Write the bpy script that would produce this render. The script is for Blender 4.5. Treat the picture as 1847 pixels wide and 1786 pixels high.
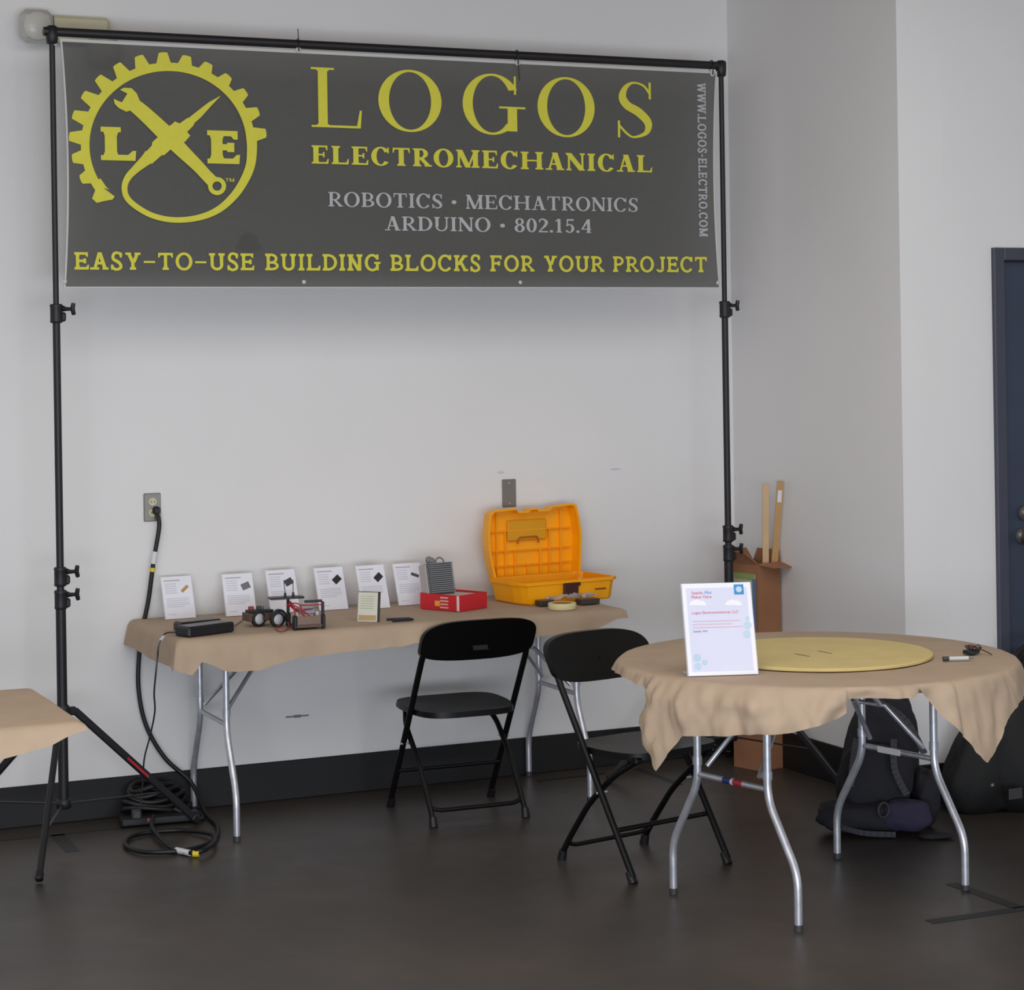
import bpy, math, random
from mathutils import Vector, Matrix, noise
R = math.radians
for o in list(bpy.data.objects): bpy.data.objects.remove(o)
scene = bpy.context.scene
COL = scene.collection
# ------------------------------------------------------------------ camera, world, lights, exposure
F_PX, PX, PY, ROLL, YAW, DIST, EYE = 3756.7, 923.5, 654.3, .0154, .42254, 7.8345, 1.7
FWD = Vector((math.sin(YAW), math.cos(YAW), 0)); RGT = Vector((math.cos(YAW), -math.sin(YAW), 0)); UP = Vector((0, 0, 1))
CAM = Vector((0, -DIST, EYE))
cd = bpy.data.cameras.new('camera'); cam = bpy.data.objects.new('camera', cd); COL.objects.link(cam)
cd.sensor_width = 36; cd.lens = F_PX * 36 / 1847; cd.shift_y = -(893 - PY) / 1847; cd.clip_end = 200
cx = RGT * math.cos(ROLL) - UP * math.sin(ROLL); cy = UP * math.cos(ROLL) + RGT * math.sin(ROLL); cz = -FWD
cam.matrix_world = Matrix(((cx.x, cy.x, cz.x, CAM.x), (cx.y, cy.y, cz.y, CAM.y), (cx.z, cy.z, cz.z, CAM.z), (0, 0, 0, 1)))
scene.camera = cam
def ray(u, v):
    a, b = (u - PX) / F_PX, (v - PY) / F_PX
    s, c = math.sin(ROLL), math.cos(ROLL)
    Y = (b + s * a) / (c + s * s); X = a - s * Y
    return FWD + RGT * X - UP * Y
def onz(u, v, z=0.0): d = ray(u, v); return CAM + d * ((z - CAM.z) / d.z)      # a point of the photo on a known level
def ony(u, v, y=0.0): d = ray(u, v); return CAM + d * ((y - CAM.y) / d.y)      # ... on a plane parallel to the back wall

w = bpy.data.worlds.new('world'); scene.world = w; w.use_nodes = True
w.node_tree.nodes['Background'].inputs[0].default_value = (0.90, 0.94, 1.0, 1); w.node_tree.nodes['Background'].inputs[1].default_value = 0.58
def area(name, loc, target, sx, sy, power, col):
    l = bpy.data.lights.new(name, 'AREA'); l.shape = 'RECTANGLE'; l.size = sx; l.size_y = sy; l.energy = power; l.color = col
    o = bpy.data.objects.new(name, l); COL.objects.link(o); o.location = loc
    o.rotation_euler = (Vector(target) - Vector(loc)).to_track_quat('-Z', 'Y').to_euler(); return o
area('high_left_light', (-0.8, -6.4, 3.4), (2.8, 0, 0.6), 3.2, 0.6, 30, (1.0, 0.98, 0.95))  # unseen area light, high on the left, aimed at the back wall
area('overhead_light', (1.6, -4.3, 3.55), (1.6, -4.3, 0), 6.0, 3.2, 128, (1.0, 0.97, 0.94))
area('low_front_light', (0.0, -9.6, 0.75), (2.4, 0, 0.5), 6.0, 1.3, 285, (0.86, 0.92, 1.0))  # unseen low area light, added to brighten the lower wall
scene.view_settings.view_transform = 'Standard'; scene.view_settings.look = 'None'
scene.view_settings.gamma = 1; scene.view_settings.use_curve_mapping = False; scene.view_settings.exposure = 0.0

# ------------------------------------------------------------------ materials
def lin(c):
    if isinstance(c, str): c = [int(c[i:i + 2], 16) / 255 for i in (0, 2, 4)]
    return tuple(x / 12.92 if x <= .04045 else ((x + .055) / 1.055) ** 2.4 for x in c) + (1,)
MATS = {}
def mat(name, col, rough=.6, metal=0., spec=.5, var=0., vscale=8., bump=0., bscale=40., alpha=1., trans=0., coat=0., col2=None):
    if name in MATS: return MATS[name]
    m = bpy.data.materials.new(name); m.use_nodes = True; nt = m.node_tree; N = nt.nodes; L = nt.links
    b = N['Principled BSDF']; c = lin(col)
    b.inputs['Base Color'].default_value = c; b.inputs['Roughness'].default_value = rough; b.inputs['Metallic'].default_value = metal
    b.inputs['Specular IOR Level'].default_value = spec; b.inputs['Alpha'].default_value = alpha
    b.inputs['Transmission Weight'].default_value = trans; b.inputs['Coat Weight'].default_value = coat
    tc = N.new('ShaderNodeTexCoord')
    if var or col2:
        n = N.new('ShaderNodeTexNoise'); n.inputs['Scale'].default_value = vscale; n.inputs['Detail'].default_value = 6
        L.new(tc.outputs['Object'], n.inputs['Vector'])
        r = N.new('ShaderNodeValToRGB'); r.color_ramp.elements[0].position = .3; r.color_ramp.elements[1].position = .7
        c2 = lin(col2) if col2 else tuple(min(1, x * (1 + var)) for x in c[:3]) + (1,)
        c1 = c if col2 else tuple(x * (1 - var) for x in c[:3]) + (1,)
        r.color_ramp.elements[0].color = c1; r.color_ramp.elements[1].color = c2
        L.new(n.outputs['Fac'], r.inputs[0]); L.new(r.outputs[0], b.inputs['Base Color'])
    if bump:
        n = N.new('ShaderNodeTexNoise'); n.inputs['Scale'].default_value = bscale; n.inputs['Detail'].default_value = 5
        L.new(tc.outputs['Object'], n.inputs['Vector'])
        bp = N.new('ShaderNodeBump'); bp.inputs['Strength'].default_value = bump; bp.inputs['Distance'].default_value = .01
        L.new(n.outputs['Fac'], bp.inputs['Height']); L.new(bp.outputs[0], b.inputs['Normal'])
    MATS[name] = m; return m
WALL = mat('wall_paint', 'e2e1e2', .75, var=.02, vscale=1.3, bump=.05, bscale=60)
BASEB = mat('baseboard_rubber', '0e0e11', .6, var=.1)
BLACKM = mat('black_paint_metal', '141416', .45, spec=.5, var=.1, vscale=20)
STANDM = mat('stand_black', '17171c', .5, var=.1, vscale=20)
CHAIRM = mat('chair_black', '08080a', .45, spec=.3, var=.1, vscale=30, bump=.05, bscale=300)
SEATM = mat('chair_plastic', '09090a', .42, spec=.3, var=.1, vscale=30, bump=.08, bscale=260)
STEEL = mat('galvanised_steel', 'c9cbd4', .36, metal=.65, var=.12, vscale=30)
KRAFT = mat('kraft_paper', 'b19c87', .8, spec=.25, var=.05, vscale=9, bump=.12, bscale=14)
BANNER = mat('banner_grey', '4d4d4b', .7, var=.05, vscale=60, alpha=.86)
HEM = mat('banner_hem', 'c2c2c0', .7, var=.03)
YEL = mat('print_yellow', 'd4ce42', .7, var=.03, vscale=30)
PGREY = mat('print_grey', 'b4b4b8', .7, var=.03, vscale=30)
ORANGE = mat('orange_plastic', 'ffab00', .38, var=.04, vscale=12)
WHITEP = mat('white_paper', 'e9e9f3', .6, var=.01)
CARD = mat('cardboard', '9a6b4c', .8, var=.07, vscale=6, bump=.05, bscale=50)
WOODM = mat('pine_wood', 'd3b48c', .6, col2='c3a077', vscale=5)
BLACKP = mat('black_plastic', '15151a', .4, var=.1)
CABLEM = mat('cable_rubber', '101013', .5, var=.1)
def simple(n, c, r=.5, **k): return mat(n, c, r, var=k.pop('var', .05), **k)
WHITE = simple('white_plastic', 'd8d8dc'); REDM = simple('red_card', 'c51f2b', .45); GREYM = simple('grey_plastic', '77797d')
YTAPE = simple('yellow_tape', 'd9c52a'); TAPE = simple('masking_tape', 'd8cf9c', .7); DKGREY = simple('dark_grey', '3a3a3d')
BLUE = simple('print_blue', '2d8ac4'); PALEB = simple('pale_blue', 'b9cfe2', .7); PINK = simple('print_red', 'd0505e', .7); PALEG = simple('pale_grey_print', 'cfcfdc', .7)
BRASS = simple('dull_metal', '8d8a84', .35, metal=.7); CREAM = simple('cream_plastic', 'c9c3a6', .5); FOAM = simple('yellow_board', 'd2bd80', .75)
DOORM = mat('door_paint', '333c50', .5, var=.08, vscale=3, bump=.03); FRAMEM = mat('door_frame_paint', '3f4150', .5, var=.05)
CLEAR = mat('clear_acrylic', 'e8eef4', .08, alpha=.28); BROWN = simple('latch_brown', '3f1510', .5); PURPLE = mat('purple_fabric', '2c2740', .8, var=.1, bump=.1, bscale=90)
NAVY = mat('backpack_fabric', '17161f', .8, var=.15, vscale=10, bump=.15, bscale=80); BAGM = mat('black_bag_fabric', '09090b', .75, var=.15, bump=.12, bscale=50)
STRAPG = simple('strap_grey', '35353b', .7)
def floor_material():
    m = bpy.data.materials.new('polished_concrete'); m.use_nodes = True; nt = m.node_tree; N = nt.nodes; L = nt.links; b = N['Principled BSDF']
    tc = N.new('ShaderNodeTexCoord')
    n = N.new('ShaderNodeTexNoise'); n.inputs['Scale'].default_value = 1.1; n.inputs['Detail'].default_value = 9; n.inputs['Roughness'].default_value = .62
    L.new(tc.outputs['Object'], n.inputs['Vector'])
    r = N.new('ShaderNodeValToRGB'); e = r.color_ramp.elements
    e[0].position = .3; e[0].color = lin('373330'); e[1].position = .72; e[1].color = lin('50463e')
    x = r.color_ramp.elements.new(.52); x.color = lin('413b36')
    L.new(n.outputs['Fac'], r.inputs[0]); L.new(r.outputs[0], b.inputs['Base Color'])
    n2 = N.new('ShaderNodeTexNoise'); n2.inputs['Scale'].default_value = 5; n2.inputs['Detail'].default_value = 8
    L.new(tc.outputs['Object'], n2.inputs['Vector'])
    mr = N.new('ShaderNodeMapRange'); mr.inputs['To Min'].default_value = .3; mr.inputs['To Max'].default_value = .5
    L.new(n2.outputs['Fac'], mr.inputs['Value']); L.new(mr.outputs[0], b.inputs['Roughness'])
    bp = N.new('ShaderNodeBump'); bp.inputs['Strength'].default_value = .08; bp.inputs['Distance'].default_value = .01
    L.new(n2.outputs['Fac'], bp.inputs['Height']); L.new(bp.outputs[0], b.inputs['Normal'])
    b.inputs['Specular IOR Level'].default_value = .5
    return m

# ------------------------------------------------------------------ mesh builder
WM = {}
class MB:
    def __init__(s): s.v = []; s.f = []; s.m = []; s.sm = []
    def add(s, vs, fs, mi=0, smooth=False):
        k = len(s.v); s.v += [Vector(p) for p in vs]
        for f in fs: s.f.append(tuple(i + k for i in f)); s.m.append(mi); s.sm.append(smooth)
        return s
    def box(s, c, d, rz=0, rot=None, mi=0, bev=0):
        hx, hy, hz = d[0] / 2, d[1] / 2, d[2] / 2
        M = rot if rot else Matrix.Rotation(rz, 3, 'Z'); c = Vector(c)
        if bev:
            b = min(bev, hx * .9, hy * .9, hz * .9); vs = []; idx = {}
            for sx in (-1, 1):
                for sy in (-1, 1):
                    for sz in (-1, 1):
                        for ax in range(3):
                            p = [sx * hx, sy * hy, sz * hz]
                            for k in range(3):
                                if k != ax: p[k] -= (sx, sy, sz)[k] * b
                            idx[(sx, sy, sz, ax)] = len(vs); vs.append(c + M @ Vector(p))
            fs = []
            for ax in range(3):
                o1, o2 = [k for k in range(3) if k != ax]
                for sg in (-1, 1):
                    q = []
                    for a, bb in ((-1, -1), (1, -1), (1, 1), (-1, 1)):
                        k = [0, 0, 0]; k[ax] = sg; k[o1] = a; k[o2] = bb; q.append(idx[tuple(k) + (ax,)])
                    fs.append(q)
                for a in (-1, 1):
                    for bb in (-1, 1):   # edges along ax
                        k0 = [0, 0, 0]; k0[o1] = a; k0[o2] = bb; k1 = list(k0); k0[ax] = -1; k1[ax] = 1
                        fs.append([idx[tuple(k0) + (o1,)], idx[tuple(k1) + (o1,)], idx[tuple(k1) + (o2,)], idx[tuple(k0) + (o2,)]])
            for sx in (-1, 1):
                for sy in (-1, 1):
                    for sz in (-1, 1): fs.append([idx[(sx, sy, sz, 0)], idx[(sx, sy, sz, 1)], idx[(sx, sy, sz, 2)]])
            return s.add(vs, fs, mi)
        vs = [c + M @ Vector((x * hx, y * hy, z * hz)) for z in (-1, 1) for y in (-1, 1) for x in (-1, 1)]
        return s.add(vs, [(0, 2, 3, 1), (4, 5, 7, 6), (0, 1, 5, 4), (2, 6, 7, 3), (0, 4, 6, 2), (1, 3, 7, 5)], mi)
    def bar(s, a, b, wx, wz, mi=0, upv=(0, 0, 1)):
        a, b = Vector(a), Vector(b); d = (b - a); L = d.length; x = d.normalized(); z = Vector(upv); y = z.cross(x)
        if y.length < 1e-4: y = Vector((0, 1, 0)).cross(x)
        y.normalize(); z = x.cross(y)
        M = Matrix((x, y, z)).transposed()
        return s.box((a + b) / 2, (L, wx, wz), rot=M, mi=mi, bev=min(wx, wz) * .2)
    def tube(s, pts, r, n=12, mi=0, closed=False, caps=True):
        pts = [Vector(p) for p in pts]; m = len(pts); rr = r if isinstance(r, (list, tuple)) else [r] * m
        tan = []
        for i in range(m):
            a = pts[i - 1] if (i > 0 or closed) else pts[i]; b = pts[(i + 1) % m] if (i < m - 1 or closed) else pts[i]
            tan.append((b - a).normalized())
        t0 = tan[0]; u = t0.cross(Vector((0, 0, 1)))
        if u.length < 1e-3: u = t0.cross(Vector((0, 1, 0)))
        u.normalize(); vs = []; fs = []
        for i in range(m):
            if i: u = (u - tan[i] * u.dot(tan[i])).normalized()
            v = tan[i].cross(u)
            for k in range(n):
                a = 2 * math.pi * k / n; vs.append(pts[i] + (u * math.cos(a) + v * math.sin(a)) * rr[i])
        for i in range(m if closed else m - 1):
            j = (i + 1) % m
            for k in range(n): fs.append((i * n + k, i * n + (k + 1) % n, j * n + (k + 1) % n, j * n + k))
        s.add(vs, fs, mi, True)
        if caps and not closed:
            s.add([vs[k] for k in range(n)], [tuple(range(n))[::-1]], mi); s.add([vs[(m - 1) * n + k] for k in range(n)], [tuple(range(n))], mi)
        return s
    def lathe(s, c, prof, n=28, mi=0, rot=None, smooth=True, caps=None):
        caps = (prof[0] != prof[-1]) if caps is None else caps; M = rot or Matrix.Identity(3); c = Vector(c); vs = []; fs = []
        for r, z in prof:
            for k in range(n): a = 2 * math.pi * k / n; vs.append(c + M @ Vector((r * math.cos(a), r * math.sin(a), z)))
        m = len(prof)
        for i in range(m - 1):
            for k in range(n): fs.append((i * n + k, i * n + (k + 1) % n, (i + 1) * n + (k + 1) % n, (i + 1) * n + k))
        s.add(vs, fs, mi, smooth)
        if caps and prof[0][0] > 1e-5: s.add(vs[:n], [tuple(range(n))[::-1]], mi)
        if caps and prof[-1][0] > 1e-5: s.add(vs[-n:], [tuple(range(n))], mi)
        return s
    def prism(s, poly, O, ex, ey, ez, mi=0):       # polygon in (ex, ey) extruded along ez (a full vector)
        O, ex, ey, ez = Vector(O), Vector(ex), Vector(ey), Vector(ez); n = len(poly)
        vs = [O + ex * p[0] + ey * p[1] for p in poly]; vs += [p + ez for p in vs]
        fs = [tuple(range(n))[::-1], tuple(range(n, 2 * n))] + [(i, (i + 1) % n, n + (i + 1) % n, n + i) for i in range(n)]
        return s.add(vs, fs, mi)
    def grid(s, P, nu, nv, mi=0, smooth=True):
        vs = [P(i / nu, j / nv) for j in range(nv + 1) for i in range(nu + 1)]
        fs = [(j * (nu + 1) + i, j * (nu + 1) + i + 1, (j + 1) * (nu + 1) + i + 1, (j + 1) * (nu + 1) + i) for j in range(nv) for i in range(nu)]
        return s.add(vs, fs, mi, smooth)
    def build(s, name, m, parent=None, label=None, cat=None, group=None, kind=None, origin=None):
        ms = m if isinstance(m, (list, tuple)) else [m]
        me = bpy.data.meshes.new(name); o = bpy.data.objects.new(name, me); COL.objects.link(o)
        if parent:
            M = WM[parent.name]; o.parent = parent
        else:
            if origin is None:
                xs = [p.x for p in s.v]; ys = [p.y for p in s.v]; origin = ((min(xs) + max(xs)) / 2, (min(ys) + max(ys)) / 2, min(p.z for p in s.v))
            M = Matrix.Translation(Vector(origin)); o.location = origin
        WM[o.name] = M; Mi = M.inverted()
        me.from_pydata([Mi @ p for p in s.v], [], s.f)
        for mm in ms: me.materials.append(mm)
        for p, i, sm in zip(me.polygons, s.m, s.sm): p.material_index = i; p.use_smooth = sm
        me.validate(); me.update()
        tag(o, label, cat, group, kind); return o
def tag(o, label=None, cat=None, group=None, kind=None):
    if label: o['label'] = label
    if cat: o['category'] = cat
    if group: o['group'] = group
    if kind: o['kind'] = kind
    return o
def thing(name, loc, label, cat, rz=0, group=None):
    o = bpy.data.objects.new(name, None); COL.objects.link(o); o.location = loc; o.rotation_euler = (0, 0, rz); o.empty_display_size = .1
    WM[o.name] = Matrix.Translation(Vector(loc)) @ Matrix.Rotation(rz, 4, 'Z'); return tag(o, label, cat, group)
def copy_tree(o, parent=None):
    c = o.copy(); COL.objects.link(c); c.parent = parent; WM[c.name] = WM.get(o.name, Matrix())
    for ch in list(o.children): copy_tree(ch, c)
    return c
def place(o, loc, rz, label):
    o.location = loc; o.rotation_euler = (0, 0, rz); o['label'] = label
def smooth(pts, k=6, closed=False):
    pts = [Vector(p) for p in pts]; n = len(pts); out = []
    for i in range(n if closed else n - 1):
        g = (lambda j: pts[j % n]) if closed else (lambda j: pts[max(0, min(n - 1, j))])
        p0, p1, p2, p3 = g(i - 1), g(i), g(i + 1), g(i + 2)
        for q in range(k):
            t = q / k
            out.append(.5 * ((2 * p1) + (p2 - p0) * t + (2 * p0 - 5 * p1 + 4 * p2 - p3) * t * t + (3 * p1 - p0 - 3 * p2 + p3) * t ** 3))
    if not closed: out.append(pts[-1])
    return out
def bend(pts, r=.03, k=5):                      # polyline with rounded corners
    pts = [Vector(p) for p in pts]; out = [pts[0]]
    for i in range(1, len(pts) - 1):
        a, b, c = pts[i - 1], pts[i], pts[i + 1]; d1 = (a - b); d2 = (c - b); q = min(r, d1.length * .45, d2.length * .45)
        s0 = b + d1.normalized() * q; s1 = b + d2.normalized() * q
        for j in range(k + 1): t = j / k; out.append(s0 * (1 - t) ** 2 + b * 2 * t * (1 - t) + s1 * t * t)
    out.append(pts[-1]); return out
def interp(tab, x):
    if x <= tab[0][0]: return tab[0][1]
    for (a, b), (c, d) in zip(tab, tab[1:]):
        if x <= c: return b + (d - b) * (x - a) / (c - a) if c > a else d
    return tab[-1][1]
def nz(x, y, z=0.): return noise.noise(Vector((x, y, z)))

# ------------------------------------------------------------------ the setting
XR, YD = 4.5676, -1.262
def struct(mb, name, m): return mb.build(name, m, kind='structure')
struct(MB().box((2, -5, -.05), (16, 11, .1)), 'floor', floor_material())
struct(MB().box((2, -5, 3.7), (16, 11, .1)), 'ceiling', simple('ceiling_warm', 'a8967c', .9))
struct(MB().box((XR / 2 - 2.97, .1, 1.9), (XR + 6.0, .2, 3.8)), 'wall_back', WALL)
struct(MB().box((XR + .1, (YD + .2) / 2, 1.9), (.2, .2 - YD, 3.8)), 'wall_right', WALL)
DX0, DW, DH = 4.99, 1.02, 2.115
wd = MB(); wd.box(((XR + .2 + DX0) / 2, YD + .1, 1.9), (DX0 - XR - .2, .2, 3.8)); wd.box((DX0 + DW / 2, YD + .1, (DH + 3.8) / 2), (DW, .2, 3.8 - DH)); wd.box((DX0 + DW + 1.5, YD + .1, 1.9), (3, .2, 3.8))
struct(wd, 'wall_side', WALL)
BH = .152
def bboard(name, x0, y0, x1, y1):
    mb = MB(); mb.box(((x0 + x1) / 2, (y0 + y1) / 2, BH / 2 ), (abs(x1 - x0), abs(y1 - y0), BH), bev=.003); struct(mb, name, BASEB)
bboard('baseboard_back', -6, -.012, XR, 0); bboard('baseboard_right', XR - .012, YD, XR, -.012); bboard('baseboard_side', XR - .012, YD - .012, DX0, YD)
d = thing('door_1', (DX0 + DW / 2, YD, 0), None, None); d['kind'] = 'structure'
fr = MB(); 
for x in (DX0 + .025, DX0 + DW - .025): fr.box((x, YD + .05, DH / 2), (.05, .14, DH), bev=.004)
fr.box((DX0 + DW / 2, YD + .05, DH - .025), (DW - .1, .14, .05), bev=.004); fr.build('door_frame', FRAMEM, d)
lf = MB().box((DX0 + DW / 2, YD + .035, (DH - .05) / 2 + .004), (DW - .106, .045, DH - .062), bev=.003).build('door_leaf', DOORM, d)
rx = Matrix.Rotation(R(90), 3, 'X')
MB().lathe((5.135, YD + .012, 1.085), [(.026, 0), (.03, .006), (.03, .016), (.02, .026), (.018, .03)], rot=rx).build('deadbolt', BRASS, d, label='round metal deadbolt')
MB().lathe((5.125, YD + .012, .995), [(.03, 0), (.033, .006), (.016, .012), (.014, .03), (.028, .04), (.032, .055), (.024, .07), (.002, .074)], rot=rx).build('door_knob', BRASS, d, label='round metal door knob')
MB().box((5.055, YD + .01, 1.03), (.004, .006, .115), bev=.001).build('strike_plate', BRASS, d)

# ------------------------------------------------------------------ banner stand
YB = -.40
XL, XRP, ZT = 1.565, 4.303, 2.905
st = thing('banner_stand', ((XL + XRP) / 2, YB, 0), 'tall black two-pole stand with tripod feet carrying the grey banner', 'banner stand')
def tripod(x, angs, zc, radii):
    p = MB()
    p.tube([(x, YB, .14), (x, YB, zc[-1])], .0185); p.build('lower_pole', STANDM, st)
    MB().tube([(x, YB, zc[-1]), (x, YB, zc[0])], .0135).build('middle_pole', STANDM, st)
    MB().tube([(x, YB, zc[0]), (x, YB, ZT)], .0105).build('upper_pole', STANDM, st)
    for z in zc:
        c = MB(); c.lathe((x, YB, z - .034), [(.019, 0), (.0225, .004), (.0215, .012), (.0215, .056), (.0235, .062), (.02, .068)], n=20)
        c.box((x + .024, YB, z - .012), (.02, .022, .034), bev=.006); co = c.build('collar', STANDM, st)
        k = MB(); k.tube([(x + .02, YB, z + .018), (x + .034, YB, z + .016), (x + .058, YB, z + .016)], [.013, .008, .006], n=10)
        k.tube([(x + .061, YB - .004, z + .037), (x + .058, YB, z + .016), (x + .064, YB + .004, z - .004)], [.0075, .009, .0075], n=10); k.build('knob', BLACKP, co)
    c = MB(); c.lathe((x, YB, .455), [(.02, 0), (.027, .004), (.027, .04), (.021, .05)], n=20); 
    for a in angs: c.box((x + .036 * math.cos(a), YB + .036 * math.sin(a), .48), (.03, .024, .03), rz=a, bev=.005)
    c.build('leg_collar', STANDM, st)
    s_ = MB(); s_.lathe((x, YB, .135), [(.02, 0), (.026, .004), (.026, .03), (.02, .036)], n=20)
    for a, q in zip(angs, radii):
        rr = .75 * q; s_.bar((x + .02 * math.cos(a), YB + .02 * math.sin(a), .152), (x + rr * math.cos(a), YB + rr * math.sin(a), .142), .012, .005)
    s_.build('spreader', STANDM, st)
    for i, a in enumerate(angs):
        r0, r1 = .045, radii[i]; A = Vector((x + r0 * math.cos(a), YB + r0 * math.sin(a), .482)); B = Vector((x + r1 * math.cos(a), YB + r1 * math.sin(a), .016))
        lg = MB().bar(A, B, .02, .026).build('leg', STANDM, st)
        f_ = MB(); dd = (B - A).normalized(); f_.bar(B - dd * .03, B + dd * .006, .026, .03); f_.build('rubber_foot', BLACKP, lg)
        if x < 2 and i == 0:
            u = .42; C_ = A.lerp(B, u); D_ = A.lerp(B, u + .17); off = Vector((0, -.0105, 0)); nn = (B - A).normalized()
            MB().bar(C_ + off, D_ + off, .001, .007).build('red_label', REDM, lg, label='red sticker on the leg')
tripod(XL, (R(12), R(-111), R(137)), (1.900, .962, .880), (.53, .53, .50))
tripod(XRP, (R(-65), R(172), R(62)), (1.905, .985, .905), (.53, .53, .35))
cb = MB(); cb.tube([(XL - .03, YB, ZT), (XRP + .012, YB, ZT)], .0165, n=16); cb.build('crossbar', STANDM, st)
for x in (XL, XRP): MB().lathe((x, YB, ZT - .045), [(.014, 0), (.02, .004), (.022, .03), (.022, .06), (.014, .066)], n=16).build('end_fitting', STANDM, st)

# ------------------------------------------------------------------ banner with its lettering
BX0, BX1, BZ0, BZ1 = 1.592, 4.284, 1.992, 2.882
bn = thing('banner', ((BX0 + BX1) / 2, YB, BZ0), 'wide dark grey mesh banner with yellow gear logo hanging from the black stand', 'banner')
def bsheet(i, j):
    z = BZ0 + (BZ1 - BZ0) * j; inset = .018 * math.sin(math.pi * j) ** .8
    x0 = BX0 + inset + .03 * (1 - j) * 0; x1 = BX1 - inset - .0
    x = x0 + (x1 - x0) * i
    return Vector((x, YB + .004 * math.sin(7 * i) * math.sin(3 * j), z))
mb = MB(); mb.grid(bsheet, 60, 12); mb.build('banner_sheet', BANNER, bn)
hm = MB()
def hemstrip(f0, f1, n=30):
    hm.grid(lambda i, j: f0(i).lerp(f1(i), j) + Vector((0, -.0035, 0)), n, 1)
hemstrip(lambda i: bsheet(i, 1), lambda i: bsheet(i, 1) - Vector((0, 0, .011)))
hemstrip(lambda i: bsheet(0, i), lambda i: bsheet(0, i) + Vector((.007, 0, 0))); hemstrip(lambda i: bsheet(1, i), lambda i: bsheet(1, i) - Vector((.008, 0, 0)))
hm.build('hem', HEM, bn)
hb = MB(); hb.box(((BX0 + BX1) / 2, YB - .003, BZ0 + .002), (BX1 - BX0 - .002, .002, .004)); hb.build('bottom_hem', HEM, bn)
for u, v0 in ((97, 66), (537, 80), (932, 104), (1283, 124)):
    P = ony(u, v0, YB); x = P.x
    g = MB(); g.lathe((x, YB - .006, P.z - .022), [(.006, 0), (.011, .001), (.011, .003), (.006, .003)], n=14, rot=rx); g.build('grommet', HEM, bn)
    t = MB(); t.tube(smooth([(x, YB - .012, P.z - .026), (x - .003, YB - .021, ZT - .01), (x, YB - .012, ZT + .016), (x, YB + .01, ZT + .016), (x + .002, YB + .018, ZT - .02), (x, YB + .006, P.z - .03)], 5), .0022, n=6)
    if u == 932: t.tube([(x, YB - .014, P.z - .024), (x + .003, YB - .016, P.z - .09)], .0018, n=6)
    elif u < 1000: t.tube([(x, YB - .012, ZT + .012), (x - .006, YB - .02, ZT + .055)], .0018, n=6)
    t.build('cable_tie', BLACKP, bn)
for u, v0 in ((116, 508), (547, 511), (937, 510), (1293, 510)):
    P = ony(u, v0, YB); MB().lathe((P.x, YB - .006, BZ0 + .022), [(.004, 0), (.008, .001), (.008, .003), (.004, .003)], n=14, rot=rx).build('grommet', HEM, bn)
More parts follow.
